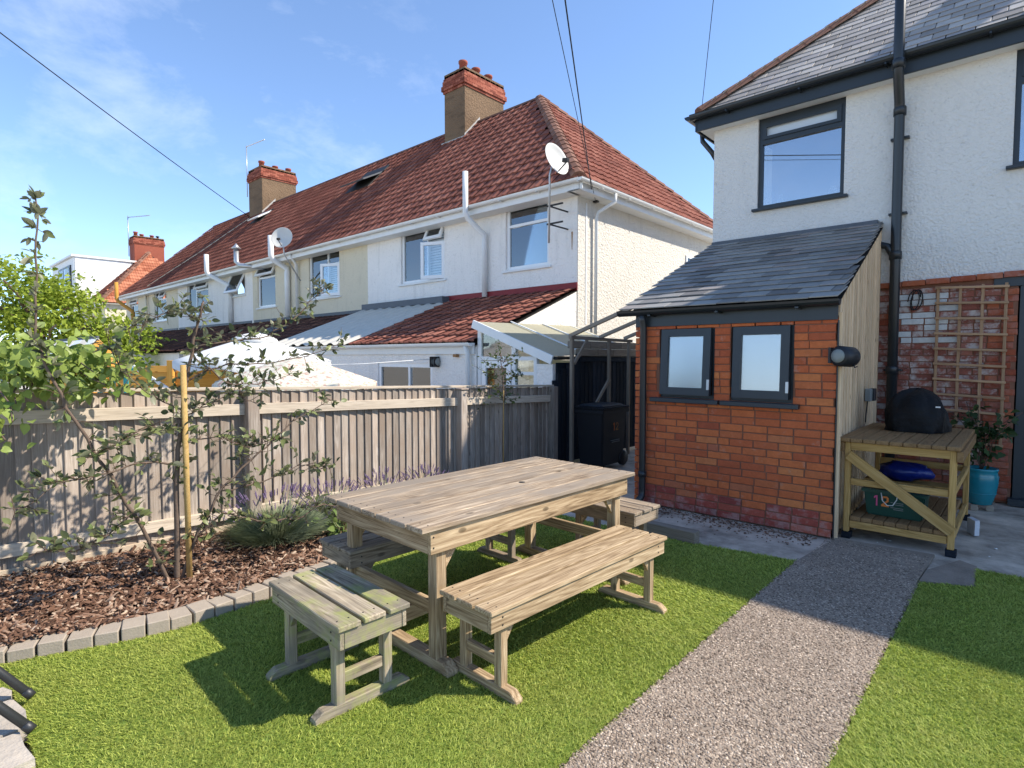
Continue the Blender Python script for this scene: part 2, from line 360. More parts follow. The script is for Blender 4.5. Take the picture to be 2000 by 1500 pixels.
L_apple = leafmat('leaf_apple', (.06, .085, .03), (.22, .28, .09), .3, .35, back=(.24, .25, .15))
L_apple2 = leafmat('leaf_apple_small', (.06, .075, .03), (.22, .25, .09), .3, .4, True, back=(.24, .24, .15))
L_hedge = leafmat('leaf_far_tree', (.20, .27, .025), (.42, .50, .075), .4, .6, True)
L_lav = leafmat('leaf_lavender', (.13, .17, .09), (.30, .34, .20), .2, .7, True)
L_lavf = leafmat('lavender_flower', (.12, .08, .17), (.26, .19, .32), .2, .8, True)
L_broad = leafmat('leaf_broad', (.10, .16, .04), (.24, .32, .10), .3, .5, True)
L_holly = leafmat('leaf_holly', (.035, .055, .018), (.13, .17, .055), .2, .35, True)
L_pot = leafmat('leaf_climber', (.018, .04, .012), (.06, .10, .03), .25, .45)
K_bark = plain('bark', (.14, .10, .075), .9, .2, .35, 22, .7, 60); K_twig = plain('bark_twig', (.11, .07, .05), .85, .2, .35, 30)

# ================================================================== GROUND
def struct(o, label=None): o['kind'] = 'structure'; return o
def flat(name, pts, z, mat, th=.0):
    if th == 0: return struct(raw(name, [(x, y, z) for x, y in pts], [tuple(range(len(pts)))], mat))
    return struct(prism(name, [(x, y, z - th) for x, y in pts], (0, 0, th), mat))
k = NB('ground_pale'); k.co(False); c = k.ramp(k.noise(.6, 6, .7), [(.3, (.42, .385, .32)), (.7, (.54, .50, .43))]); M_ground = k.done(c, .95, .1)  # pale ground, colour raised to bounce sunlight onto the shaded walls
flat('ground', [(-400, -400), (400, -400), (400, 400), (-400, 400)], -.06, M_ground)
k = NB('yard_concrete'); k.co(False)
c = k.ramp(k.noise(2.2, 7, .7), [(.3, (.15, .125, .098)), (.46, (.40, .34, .272)), (.66, (.66, .57, .46))]); sp = k.voro(120); c = k.mix(k.ramp(sp.outputs['Distance'], [(.12, .5), (.28, 0)]), c, (.30, .28, .25))
k.bump(k.math('ADD', k.noise(110, 5, .7), k.noise(24, 4)), .6, .004); M_yard = k.done(c, .85, .25)
flat('yard_paving', [(-4.9, 4.3), (-1.6, 4.3), (-.2, 4.3), (6, 4.3), (6, 9), (-4.9, 9)], -.012, M_yard)
k = NB('path_concrete'); k.co(False)
c = k.ramp(k.noise(3.0, 6, .7), [(.3, (.18, .145, .112)), (.7, (.34, .275, .215))]); c = k.mix(k.ramp(k.voro(70).outputs['Distance'], [(.1, .6), (.35, 0)]), c, (.36, .31, .27)); k.bump(k.noise(120, 5, .7), .6, .005); M_path = k.done(c, .9, .2)
path = flat('garden_path', [(-1.25, -1.5), (-.52, -1.5), (-.52, 4.72), (-.495, 5.46), (-1.17, 5.40), (-1.25, 4.63)], .012, M_path, .07)
flat('path_side_slab', [(-.512, 4.745), (-.225, 4.875), (-.235, 5.36), (-.34, 5.44), (-.503, 5.02)], .010, M_path, .06)
# exposed pebbles set in the path: real half-sunk stones
ico = [(0, 0, 1), (.894, 0, .447), (.276, .851, .447), (-.724, .526, .447), (-.724, -.526, .447), (.276, -.851, .447), (.95, 0, -.3), (.29, .9, -.3), (-.77, .56, -.3), (-.77, -.56, -.3), (.29, -.9, -.3)]
icoT = [(0, 1, 2), (0, 2, 3), (0, 3, 4), (0, 4, 5), (0, 5, 1)] + sum([[(1 + i, 6 + i, 1 + (i + 1) % 5), (1 + (i + 1) % 5, 6 + i, 6 + (i + 1) % 5)] for i in range(5)], [])
def scatter_lumps(name, P, size, flatz, mat, parent=None, aspect=(.55, 1)):
    n = len(P); b = np.array(ico); t = np.array(icoT); a = rng.uniform(0, 6.283, n)
    sx = size * rng.uniform(.65, 1.35, n); sy = sx * rng.uniform(*aspect, n); sz = size * flatz * rng.uniform(.6, 1.3, n)
    J = b[None] * (1 + rng.uniform(-.22, .22, (n, len(b), 3))); x = J[..., 0] * sx[:, None]; y = J[..., 1] * sy[:, None]; z = J[..., 2] * sz[:, None]
    ca, sa = np.cos(a)[:, None], np.sin(a)[:, None]; V = np.stack([x * ca - y * sa, x * sa + y * ca, z], -1) + P[:, None, :]
    T = t[None] + (np.arange(n) * len(b))[:, None, None]
    o = obj(name, fast_mesh(name, V.reshape(-1, 3), T.reshape(-1, 3)), mat, parent); return o
k = NB('path_pebble'); c = k.ramp(k.island(), [(0, (.075, .055, .04)), (.25, (.20, .148, .108)), (.6, (.31, .238, .178)), (.88, (.41, .325, .245)), (1, (.58, .48, .38))]); M_pebble = k.done(c, .7, .3)
N = 34000; px = rng.uniform(-1.262, -.508, N); py = 1.2 + (rng.uniform(0, 1, N) ** 1.35) * 3.45; px = np.append(px, rng.uniform(-1.22, -.52, 3200)); py = np.append(py, 4.55 + .82 * rng.uniform(0, 1, 3200) ** 1.6); P = np.stack([px, py, np.full(len(px), .0125)], -1)
tag(scatter_lumps('path_pebbles', P, .0064, .30, M_pebble, path), 'small exposed pebbles set in the path', kind='stuff')
# earth bed and artificial lawn
flat('planting_bed', [(-4.93, -1), (-4.10, -1), (-3.98, .0), (-3.88, .3), (-3.66, .85), (-3.62, 1.3), (-3.70, 2.0), (-3.85, 3.0), (-3.85, 4.5), (-4.0, 5.4), (-4.93, 6.3)], .045, M_soil, .1)
k = NB('lawn_backing'); k.co(False); M_lawnb = k.done(k.ramp(k.noise(40, 4), [(.3, (.09, .14, .025)), (.7, (.18, .25, .05))]), .95, .1)
lawnL = [(-3.90, -.3), (-3.47, -.3), (-3.46, .35), (-2.72, .34), (-2.66, -1.2), (-1.255, -1.2), (-1.255, 4.60), (-1.95, 4.47), (-2.6, 4.40), (-3.80, 4.42), (-3.72, 2.9), (-3.56, 2.0), (-3.53, 1.3), (-3.56, .9), (-3.80, .3)]
lawnR = [(-.515, .6), (2.6, .6), (2.6, 5.5), (-.235, 5.29), (-.215, 4.865), (-.505, 4.725)]
def inpoly(x, y, poly):
    r = np.zeros(len(x), bool); n = len(poly)
    for i in range(n):
        x0, y0 = poly[i]; x1, y1 = poly[(i + 1) % n]
        c = ((y0 > y) != (y1 > y)) & (x < (x1 - x0) * (y - y0) / (y1 - y0 + 1e-12) + x0); r ^= c
    return r
def turf(name, poly, label, dens):
    base = flat(name, poly, .006, M_lawnb, .03)
    xs = [p[0] for p in poly]; ys = [p[1] for p in poly]; A = (max(xs) - min(xs)) * (max(ys) - min(ys)); n = int(A * dens)
    x = rng.uniform(min(xs), max(xs), n); y = rng.uniform(min(ys), max(ys), n)
    dep = -x * .672 + y * .741; sid = x * .741 + y * .672
    keep = inpoly(x, y, poly) & (rng.uniform(0, 1, n) < np.clip((2.6 / np.maximum(dep, .5)) ** 1.3, .22, 1)) & (dep > .7) & (np.abs(sid) < dep * 1.02 + .5)
    x, y, dep = x[keep], y[keep], dep[keep]; n = len(x)
    h = rng.uniform(.011, .024, n); w = rng.uniform(.0010, .0017, n) * np.clip(dep / 2.2, 1, 2.2)
    a = rng.uniform(0, 6.283, n); lean = rng.uniform(.45, 1.5, n) * h; b2 = a + rng.normal(0, .6, n)
    # gentle pile direction, brushed in patches
    pile = .35 * h; gx = np.cos(a) * lean + pile * np.sin(x * 2.1 + 1.3 * np.cos(y * 1.7)); gy = np.sin(a) * lean - pile * np.cos(y * 1.9 + np.sin(x * 2.3))
    ux, uy = -np.sin(b2) * w, np.cos(b2) * w; z0 = np.full(n, .004)
    V = np.stack([np.stack([x - ux, y - uy, z0], -1), np.stack([x + ux, y + uy, z0], -1), np.stack([x + gx * .35 - ux, y + gy * .35 - uy, h * .62], -1), np.stack([x + gx * .35 + ux, y + gy * .35 + uy, h * .62], -1), np.stack([x + gx, y + gy, h * rng.uniform(.75, 1.05, n)], -1)], 1)
    t = np.array([(0, 1, 3), (0, 3, 2), (2, 3, 4)]); T = t[None] + (np.arange(n) * 5)[:, None, None]
    o = obj('turf_blades', fast_mesh('turf_blades', V.reshape(-1, 3), T.reshape(-1, 3)), L_turf, base)
    tag(o, label, kind='stuff'); print(name, n, 'blades')
turf('lawn_dining', lawnL, 'green artificial turf blades around the picnic table', 40000)
turf('lawn_beside_path', lawnR, 'green artificial turf blades to the right of the path', 40000)
# bark mulch
N = 15000; y = rng.uniform(.0, 6.2, N) ** 1.0; y = np.where(rng.uniform(0, 1, N) < .7, rng.uniform(.1, 2.7, N), y); x = rng.uniform(-4.9, -3.6, N)
kp = inpoly(x, y, [(-4.93, -1), (-3.80, -1), (-3.84, .3), (-3.70, .9), (-3.66, 1.3), (-3.72, 2.0), (-3.90, 3.0), (-3.9, 4.5), (-4.0, 5.4), (-4.93, 6.3)]); x, y = x[kp], y[kp]; n = len(x)
ln = rng.uniform(.010, .036, n) * np.where(rng.uniform(0, 1, n) < .12, 1.7, 1); wd = rng.uniform(.004, .011, n); th = rng.uniform(.0015, .004, n)
hz = np.array([.050 + .03 * (mnoise.noise(Vector((a * 3, b * 3, 0))) + .6) + .03 * (-(a + 3.7)) for a, b in zip(x, y)]) + rng.uniform(0, .018, n)
yw = rng.uniform(0, 6.283, n); pt = rng.normal(0, .38, n); rl = rng.normal(0, .5, n)
dx = np.stack([np.cos(yw) * np.cos(pt), np.sin(yw) * np.cos(pt), np.sin(pt)], -1); s0 = np.stack([-np.sin(yw), np.cos(yw), 0 * yw], -1); u0 = np.cross(dx, s0); dy = s0 * np.cos(rl)[:, None] + u0 * np.sin(rl)[:, None]; dz = np.cross(dx, dy)
cs = np.array([(-1, -1, -1), (1, -.7, -1), (1, .6, -1), (-1, 1, -1), (-.8, -.7, 1), (.8, -.5, 1), (.8, .4, 1), (-.8, .7, 1)], float)
V = np.stack([x, y, hz], -1)[:, None] + cs[None, :, 0:1] * (dx * ln[:, None])[:, None] + cs[None, :, 1:2] * (dy * wd[:, None])[:, None] + cs[None, :, 2:3] * (dz * th[:, None])[:, None]
t = np.array([(4, 5, 6), (4, 6, 7), (0, 1, 5), (0, 5, 4), (1, 2, 6), (1, 6, 5), (2, 3, 7), (2, 7, 6), (3, 0, 4), (3, 4, 7)]); T = t[None] + (np.arange(n) * 8)[:, None, None]
k = NB('bark_mulch'); c = k.ramp(k.island(), [(0, (.05, .026, .016)), (.35, (.125, .065, .04)), (.7, (.22, .125, .082)), (.9, (.33, .225, .16)), (1, (.45, .35, .26))]); M_mulch = k.done(c, .85, .2)
tag(obj('bark_mulch', fast_mesh('bark_mulch', V.reshape(-1, 3), T.reshape(-1, 3)), M_mulch), 'brown bark chippings covering the planting bed by the fence', 'mulch', kind='stuff')

# ================================================================== OUR HOUSE (right)
HY = 7.95
house = thing('rendered_house', (-3.37, HY, 0), 'pebbledashed house with dark slate roof and anthracite windows at the right edge', 'house')
wl = wall_holes('wall', (-3.37, 6.5), (2.42, 4.83), [(-2.77, -1.74, 3.53, 4.72), (-.19, 1.0, 3.53, 4.72)], HY, .25, R_house, house)
boxes('side_wall', [(-3.368, -3.12, HY + .252, 15.2, 0, 4.83)], R_house, house)
boxes('inner_wall', [(-3.10, 6.5, HY + .28, HY + .34, 0, 2.4)], M_deck, house)
def window_house(x0, x1, z0, z1, y, parent, split=.30, open_top=True):
    """dark framed window: fixed light below, top light above"""
    f = .05; fr = boxes('window', [(x0, x0 + f, y, y + .07, z0, z1), (x1 - f, x1, y, y + .07, z0, z1), (x0 + f, x1 - f, y, y + .07, z0, z0 + f), (x0 + f, x1 - f, y, y + .07, z1 - f - .03, z1), (x0 + f, x1 - f, y, y + .07, z1 - split - .04, z1 - split + .02),
        (x0 + f, x0 + 2 * f, y - .018, y - .001, z1 - split + .02, z1 - f - .03), (x1 - 2 * f, x1 - f, y - .018, y - .001, z1 - split + .02, z1 - f - .03), (x0 + 2 * f, x1 - 2 * f, y - .018, y - .001, z1 - f - .08, z1 - f - .03), (x0 + 2 * f, x1 - 2 * f, y - .018, y - .001, z1 - split + .02, z1 - split + .06)], M_navy, parent)
    box('pane', (x0 + f, x1 - f), (y + .03, y + .036), (z0 + f, z1 - split - .04), G_dark, fr, 0); box('pane', (x0 + f, x1 - f), (y + .03, y + .036), (z1 - split + .02, z1 - f - .03), M_frost, fr, 0)
    box('room_backing', (x0 + .01, x1 - .01), (y + .5, y + .52), (z0, z1), M_inside, fr, 0)
    box('sill', (x0 - .05, x1 + .05), (y - .11, y + .03), (z0 - .035, z0 - .002), M_navy, fr, .004); return fr
wf = window_house(-2.77, -1.74, 3.53, 4.72, HY + .04, house); window_house(-.19, 1.0, 3.53, 4.72, HY + .04, house)
lathe('vase', [(.03, 0), (.045, .04), (.03, .10), (.025, .14)], (-2.55, HY + .26, 3.60), M_white, wf, 12); lathe('vase', [(.04, 0), (.055, .06), (.03, .12), (.03, .13)], (-1.92, HY + .26, 3.60), M_white, wf, 12)
# lower brick wall, individual bricks behind the trellis
def lay_bricks(xr, zr, holes, y, parent, mats, course=.0705, length=.222, proud=.006, depth=.05, chooser=None, ax='Y', header=.12):
    joint = .008; z = zr[0]; r = 0; cnt = 0
    while z + course * .6 < zr[1]:
        z1 = min(z + course - joint, zr[1]); zc = (z + z1) / 2
        cuts = [(h[0], h[1]) for h in holes if h[2] < zc < h[3]]; segs = []; s = xr[0]
        for a, b in sorted(cuts):
            if a > s: segs.append((s, a))
            s = max(s, b)
        if s < xr[1]: segs.append((s, xr[1]))
        xx = xr[0] - (.5 * length if r % 2 else 0) - random.uniform(0, .02)
        while xx < xr[1]:
            ll = length if random.random() > header else length * .5
            for a, b in segs:
                p, q = max(xx, a), min(xx + ll - joint, b)
                if q - p > .035:
                    q2 = p + round(q - p, 2); zz = random.uniform(-.0012, .0012); pr = proud + random.uniform(-.0025, .0025); m = chooser((p + q) / 2, zc) if chooser else mats
                    c = Vector(((p + q2) / 2, y - pr + depth / 2, zc + zz)) if ax == 'Y' else Vector((y + pr - depth / 2, (p + q2) / 2, zc + zz))
                    W = Matrix.Translation(c) @ Matrix.Rotation(random.uniform(-.006, .006), 4, 'Y' if ax == 'Y' else 'X')
                    if ax == 'X': W = W @ Matrix.Rotation(R(90), 4, 'Z')
                    obj('brick', boxmesh(q2 - p, depth, round(z1 - z, 3), .004, m), m, parent, W); cnt += 1
            xx += ll
        z += course; r += 1
    return cnt
boxes('wall_core', [(-1.34, -.1, HY + .008, HY + .25, 0, 2.42), (-3.12, -1.34, HY + .008, HY + .25, 0, 2.42), (.95, 6.5, HY, HY + .25, 0, 2.42), (-.1, .95, HY + .01, HY + .25, 2.30, 2.42)], M_mortar, house)
def ch(x, z):
    n = mnoise.noise(Vector((x * 2.3, z * 2.3, 3.1)))
    if z > 1.68 and z < 2.26 and -1.13 < x < -.62 and n > -.18 and random.random() < .85: return B_white
    if x > -.33: return B_oldr
    return B_old if n > -.22 else B_oldr
nb_ = lay_bricks((-1.33, -.10), (.02, 2.33), [(-.30, -.09, 2.29, 2.45)], HY + .004, house, None, chooser=ch)
for i in range(7): box('brick', (-1.33 + i * .222, -1.33 + i * .222 + .215), (HY - .05, HY + .06), (2.355 + i * .006, 2.415 + i * .006), B_oldr, house, .004)
box('lintel', (-.30, 1.1), (HY - .012, HY + .1), (2.29, 2.425), M_navy, house)
# door, just inside the frame
dr = boxes('door', [(-.085, -.02, HY + .0, HY + .09, 0.02, 2.29), (.88, .95, HY, HY + .09, .02, 2.29), (-.02, .88, HY + .03, HY + .07, .02, .22), (-.02, .88, HY + .03, HY + .07, 2.1, 2.29), (-.02, .09, HY + .03, HY + .07, .22, 2.1), (.77, .88, HY + .03, HY + .07, .22, 2.1)], M_navy, house)
box('pane', (.09, .77), (HY + .045, HY + .05), (.22, 2.1), G_dark, dr, 0); box('threshold', (-.12, .98), (HY - .1, HY + .1), (0, .07), M_navy, dr); box('handle', (.0, .03), (HY - .03, HY + .03), (.98, 1.13), M_chrome, dr)
# roof: deck + slates
E0 = Vector((-3.52, 7.72, 4.90)); SL = .9; ridgeY = 11.55
def roofz(y): return 4.90 + (y - 7.72) * SL
ap = Vector((-3.52 + (ridgeY - 7.72), ridgeY, roofz(ridgeY))); off = Vector((0, 0, -.05))
V = [E0 + off, Vector((7, 7.72, 4.85)), Vector((7, ridgeY, ap.z - .05)), ap + off, Vector((-3.52, 15.38, 4.85)), Vector((7, 15.38, 4.85))]
raw('roof', V, [(0, 1, 2, 3), (0, 3, 4), (3, 2, 5, 4)], M_deck, house)
def slates(parent, o, u, v, polyfn, ulen, vlen, w, gauge, mat, maxind=300, th=.008, name='slate', score=None):
    """lay slates on a plane; o origin at eave, u along eave, v up the slope"""
    u = Vector(u).normalized(); v = Vector(v).normalized(); nrm = u.cross(v); ln = gauge * 2.05; tilt = math.atan2(th * 2.1, ln * .8); items = []
    for r in range(int(vlen / gauge) + 1):
        c0 = (r % 2) * w * .5; b = r * gauge; lo, hi = polyfn(b + gauge / 2)
        for c in range(-2, int(ulen / w) + 2):
            p, q = max(c * w + c0, lo), min((c + 1) * w + c0, hi)
            if q - p > .045: items.append((p, b, q - p))
    V = []; F = []; cnt = 0
    if score: items.sort(key=lambda t: score(o + u * (t[0] + w / 2) + v * (t[1] + gauge / 2)))
    for (a, b, ww) in items:
        j = random.uniform(-.005, .005)
        c = o + u * (a + ww / 2) + v * (b + ln / 2 + j) + nrm * (th * 1.7 + random.uniform(0, .003))
        M = Matrix((u, v, nrm)).transposed().to_4x4(); M = M @ Matrix.Rotation(-tilt, 4, 'X') @ Matrix.Rotation(random.gauss(0, .006), 4, 'Z'); M.translation = c
        if cnt < maxind:
            obj(name, boxmesh(round(ww - .006, 2), round(ln, 3), th, .002, mat), mat, parent, M); cnt += 1
        else:
            bigV, bigF = boxes_mesh([(-ww / 2 + .003, ww / 2 - .003, -ln / 2, ln / 2, -th / 2, th / 2)])
            q = len(V); V += [M @ Vector(p) for p in bigV]; F += [tuple(i + q for i in f) for f in bigF]
    if V: tag(raw('slate_field', V, F, mat, parent), 'remaining roof slates', kind='stuff')
vv = Vector((0, 1, SL)).normalized(); vl = math.sqrt(1 + SL * SL)
cf = Vector((-.672, .741, 0))
def sc(p): q = p - Vector((0, 0, 1.55)); d = q.dot(cf); s = (q.x * .741 + q.y * .672) / d; t = q.z / d; return (0 if (abs(s) < .93 and t < .70) else 100) + d
slates(house, Vector((-3.52, 7.70, 4.885)), (1, 0, 0), vv, lambda b: (b / vl + .02, 10.4), 10.5, 3.8 * vl, .25, .165, S_house, 300, score=sc)
hv = Vector((1, 0, SL)).normalized()
# hip side facing left (seen edge-on) and ridge tiles
slates(house, Vector((-3.54, 15.36, 4.885)), (0, -1, 0), hv, lambda b: (b / vl, 7.66 - b / vl), 7.7, 3.8 * vl, .25, .165, S_house, 0)
hd = (ap - E0); hn = int(hd.length / .42)
for i in range(hn):
    p = E0 + hd * (i / hn) + Vector((0, 0, .062)); q = E0 + hd * ((i + 1.08) / hn) + Vector((0, 0, .050))
    d = (q - p).normalized(); sdv = d.cross(Vector((0, 0, 1))).normalized(); upv = sdv.cross(d)
    prof = [(-.12, -.045), (-.09, .012), (-.04, .042), (.04, .042), (.09, .012), (.12, -.045)]
    V = [e + sdv * a + upv * b for e in (p, q) for a, b in prof]; F = [(j, j + 1, j + 7, j + 6) for j in range(5)] + [(0, 5, 4, 3, 2, 1)]
    raw('hip_tile', V, F, T_hip, house, False)
# gutter, fascia, soffit
def gutter(name, p0, p1, mat, parent, r=.06, out_dir=(0, -1, 0)):
    p0 = Vector(p0); p1 = Vector(p1); od = Vector(out_dir); up = Vector((0, 0, 1)); prof = []
    for k_ in range(9): a = math.pi + math.pi * k_ / 8; prof.append((math.cos(a) * r, math.sin(a) * r))
    prof += [(r + .006, .004), (r - .006, -.004)]
    V = [e + od * a + up * b for e in (p0, p1) for a, b in prof]; n = len(prof); F = [(j, j + 1, n + j + 1, n + j) for j in range(n - 1)] + [tuple(range(n)), tuple(range(2 * n - 1, n - 1, -1))]
    return raw(name, V, F, mat, parent)
g = gutter('gutter', (-3.60, 7.69, 4.90), (6.9, 7.69, 4.90), M_black, house, .062)
for x in np.arange(-3.1, 1, .9): box('bracket', (x, x + .02), (7.63, 7.77), (4.82, 4.845), M_black, g)
box('fascia', (-3.54, 6.9), (7.755, 7.78), (4.70, 4.89), M_navy, house); box('soffit', (-3.52, 6.9), (7.782, 7.95), (4.715, 4.73), M_white, house, 0)
box('soffit', (-3.52, -3.37), (7.95, 15), (4.715, 4.73), M_white, house, 0); box('fascia', (-3.565, -3.542), (7.75, 15), (4.70, 4.89), M_navy, house)
gutter('gutter', (-3.62, 15, 4.90), (-3.62, 7.65, 4.90), M_black, house, .06, (-1, 0, 0))
tube('side_downpipe', [(-3.62, 8.1, 4.82), (-3.61, 8.1, 4.68), (-3.48, 8.13, 4.50), (-3.43, 8.15, 4.40)], .035, M_black, house, 8)
sp_ = tube('soil_pipe', [(-1.158, 7.58, 7.2), (-1.158, 7.58, 4.78), (-1.16, 7.60, 4.66), (-1.175, 7.82, 4.44), (-1.175, 7.85, 4.34), (-1.172, 7.85, 2.9), (-1.165, 7.85, .0)], .052, M_black, house, 14)
for z, y_ in ((4.76, 7.58), (4.34, 7.85), (2.72, 7.85), (1.40, 7.85)): lathe('pipe_collar', [(.054, -.05), (.064, -.05), (.064, .03), (.058, .045), (.054, .045)], (-1.172 if y_ > 7.7 else -1.158, y_, z), M_black, sp_, 16)
tube('waste_branch', [(-1.50, 7.86, 2.86), (-1.33, 7.86, 2.86), (-1.25, 7.86, 2.83), (-1.175, 7.85, 2.68)], .04, M_black, sp_, 10)
for z in (4.05, 3.2, 1.40): box('pipe_clip', (-1.26, -1.08), (7.88, 7.96), (z - .012, z + .012), M_black, sp_)
# dormer and chimney further along the same roof
boxes('dormer', [(.95, 6.8, 8.02, 9.2, 5.1, 6.12), (.85, 6.9, 7.92, 9.4, 6.12, 6.25)], M_navy, house)
boxes('chimney', [(2.55, 3.25, 11.1, 12.1, 7.6, 9.75), (2.48, 3.32, 11.03, 12.17, 9.75, 10.0)], R_brown, house)

# ================================================================== BRICK OUTBUILDING
OY = 5.40
ob = thing('outbuilding', (-2.1, OY, 0), 'small red brick lean-to outbuilding with slate roof and two dark windows', 'outbuilding')
W1 = (-2.83, -2.25, 1.14, 1.86); W2 = (-2.095, -1.535, 1.14, 1.86); HL = [W1, W2]
wall_holes('wall', (-3.07, -1.19), (0, 1.90), HL, OY, .2, M_mortar, ob)
boxes('side_wall', [(-3.068, -2.90, OY + .202, HY, 0, 1.95)], M_mortar, ob)
nbk = lay_bricks((-3.07, -1.195), (.004, 1.885), HL, OY, ob, None, proud=.008, chooser=lambda x, z: B_base if z < .15 + .12 * mnoise.noise(Vector((x * 3, 0, 1))) + random.uniform(0, .08) else B_red)
# left return, seen edge-on beside the bins
lay_bricks((OY + .01, OY + .8), (.0, 1.9), [], -3.07, ob, B_red, ax='X', proud=-.0)
for (x0, x1, z0, z1) in HL:
    y = OY + .03; f = .035
    fr = boxes('window', [(x0, x0 + f, y, y + .06, z0, z1), (x1 - f, x1, y, y + .06, z0, z1), (x0 + f, x1 - f, y, y + .06, z0, z0 + f), (x0 + f, x1 - f, y, y + .06, z1 - f, z1)], M_navy, ob)
    # sash, hinged at the top and standing a little open at the foot
    s = .075; sx0, sx1, sz0, sz1 = x0 + .03, x1 - .03, z0 + .03, z1 - .03; hgt = sz1 - sz0
    sash = mesh_from('sash', *boxes_mesh([(sx0, sx0 + s, -.03, .02, -hgt, 0), (sx1 - s, sx1, -.03, .02, -hgt, 0), (sx0 + s, sx1 - s, -.03, .02, -s, 0), (sx0 + s, sx1 - s, -.03, .02, -hgt, -hgt + s)]))
    Wm = Matrix.Translation((0, y - .025, sz1)) @ Matrix.Rotation(R(-3.2 if x0 < -2.5 else -2.2), 4, 'X')
    so = obj('sash', sash, M_navy, ob, Wm)
    obj('pane', mesh_from('pane', *boxes_mesh([(sx0 + s, sx1 - s, -.008, -.003, -hgt + s, -s)])), G_frost, so, Wm); obj('blind', mesh_from('blind', *boxes_mesh([(sx0 + s, sx1 - s, .006, .010, -hgt + s, -s)])), M_insidel, so, Wm)
    box('sill', (x0 - .075, x1 + .06), (OY - .075, OY + .03), (z0 - .048, z0 - .004), M_navy, fr, .005)
    obj('handle', mesh_from('handle', *boxes_mesh([(sx1 - .02, sx1 + .004, -.045, -.032, -hgt + .06, -hgt + .16)])), M_chrome, so, Wm)
box('fascia', (-3.10, -1.195), (OY - .028, OY - .004), (1.865, 2.0), M_navy, ob, .002)
g = gutter('gutter', (-3.26, OY - .10, 2.03), (-1.165, OY - .10, 2.03), M_black, ob, .052)
for x in (-2.9, -2.2, -1.5): box('bracket', (x, x + .03), (OY - .15, OY - .02), (1.965, 1.985), M_black, g)
dp = tube('downpipe', [(-2.985, OY - .10, 1.985), (-2.985, OY - .085, 1.93), (-2.985, OY - .065, 1.86), (-2.985, OY - .06, .14), (-2.985, OY - .07, .08), (-2.985, OY - .16, .04)], .034, M_black, ob, 12)
lathe('pipe_collar', [(.036, -.03), (.044, -.03), (.044, .03), (.036, .03)], (-2.985, OY - .06, .32), M_black, dp, 12)
# roof: sides run slightly out of square to the wall
u_ = Vector((1, 0, 0)); vtop = Vector((-.155, 7.95 - 5.25, 3.10 - 2.005)); VL = vtop.length; vd = vtop / VL
raw('roof_deck', [(-3.16, 5.27, 1.99), (-1.165, 5.27, 1.99), (-1.165 - .15, 7.95, 3.075), (-3.16 - .15, 7.95, 3.075)], [(0, 1, 2, 3)], M_deck, ob)
vperp = (vd - u_ * vd.dot(u_)).normalized()
slates(ob, Vector((-3.22, 5.235, 2.015)), u_, vperp, lambda b: (.0 - b * .057, 2.06 - b * .057), 2.2, VL - .06, .262, .172, S_out, 300, .011)
box('lead_flashing', (-3.36, -1.36), (7.88, 7.945), (3.085, 3.16), M_lead, ob, .004)
# timber cladding on the right-hand side
for i in range(33):
    yy = OY + .06 + i * .0755; xx = -1.20 - .15 * (yy + .08 - 5.25) / 2.7; zt = 2.0 + (yy - 5.25) * .406 - .05; xx += (.010 if i % 2 else 0)
    board('cladding_board', (xx + .011, yy + .036, .02), (xx + .011, yy + .036, zt + .028 + random.uniform(-.012, .004)), .070, .022, W_clad, ob, (1, 0, 0))
box('corner_post', (-1.21, -1.165), (OY + .0, OY + .052), (.0, 1.93), W_clad, ob)
box('barge_trim', (-1.195, -1.185), (OY - .02, OY + .02), (0.0, 1.86), M_black, ob)

# ================================================================== TERRACE OF HOUSES (left)
TY = 9.2; EY = 8.85; EZ = 4.88; RY = 12.6; RZ = 8.76; TS = (RZ - EZ) / (RY - EY); TL = math.sqrt(1 + TS * TS)
def tile_mesh(w, g, lift, mat, key={}):
    k_ = (w, g, mat.name)
    if k_ in key: return key[k_]
    pr = [(0, .0), (.10, -.003), (.40, -.003), (.50, .014), (.62, .014), (.74, .0), (.90, .0), (1, .012)]; V = []; F = []; n = len(pr)
    for (vv_, dz) in ((0, lift - .030), (0, lift), (g * 1.12, .004)):
        for a, b in pr: V.append(((a - .5) * w * 1.0, vv_, b + dz))
    for r in (0, 1):
        for j in range(n - 1): F.append((r * n + j, r * n + j + 1, (r + 1) * n + j + 1, (r + 1) * n + j))
    me = mesh_from('tile', V, F); me.materials.append(mat); key[k_] = me; return me
def tiles(parent, o, u, v, fn, ulen, vlen, w, g, mat, matS=None, nind=0, score=None, name='roof_tile', lift=.036):
    u = Vector(u).normalized(); v = Vector(v).normalized(); nr = u.cross(v); it = []
    for r in range(int(vlen / g + .5)):
        for c in range(int(ulen / w + .999)):
            a = (c + .5) * w; b = r * g
            if fn(a, b + g / 2): it.append((a, b))
    if score: it.sort(key=lambda t: score(o + u * t[0] + v * t[1]))
    V = []; F = []; tm = tile_mesh(w, g, lift, mat); tv = [x.co.copy() for x in tm.vertices]; tf = [tuple(p.vertices) for p in tm.polygons]
    for i, (a, b) in enumerate(it):
        M = Matrix((u, v, nr)).transposed().to_4x4(); M.translation = o + u * a + v * (b + random.uniform(-.005, .005)) + nr * random.uniform(.0, .006)
        M = M @ Matrix.Rotation(random.gauss(0, .008), 4, 'Z')
        if i < nind: obj(name, tile_mesh(w, g, lift, matS), matS, parent, M)
        else:
            q = len(V); V += [M @ p for p in tv]; F += [tuple(j + q for j in f) for f in tf]
    if V: tag(raw('tile_field', V, F, mat, parent), 'rows of interlocking roof tiles', kind='stuff')
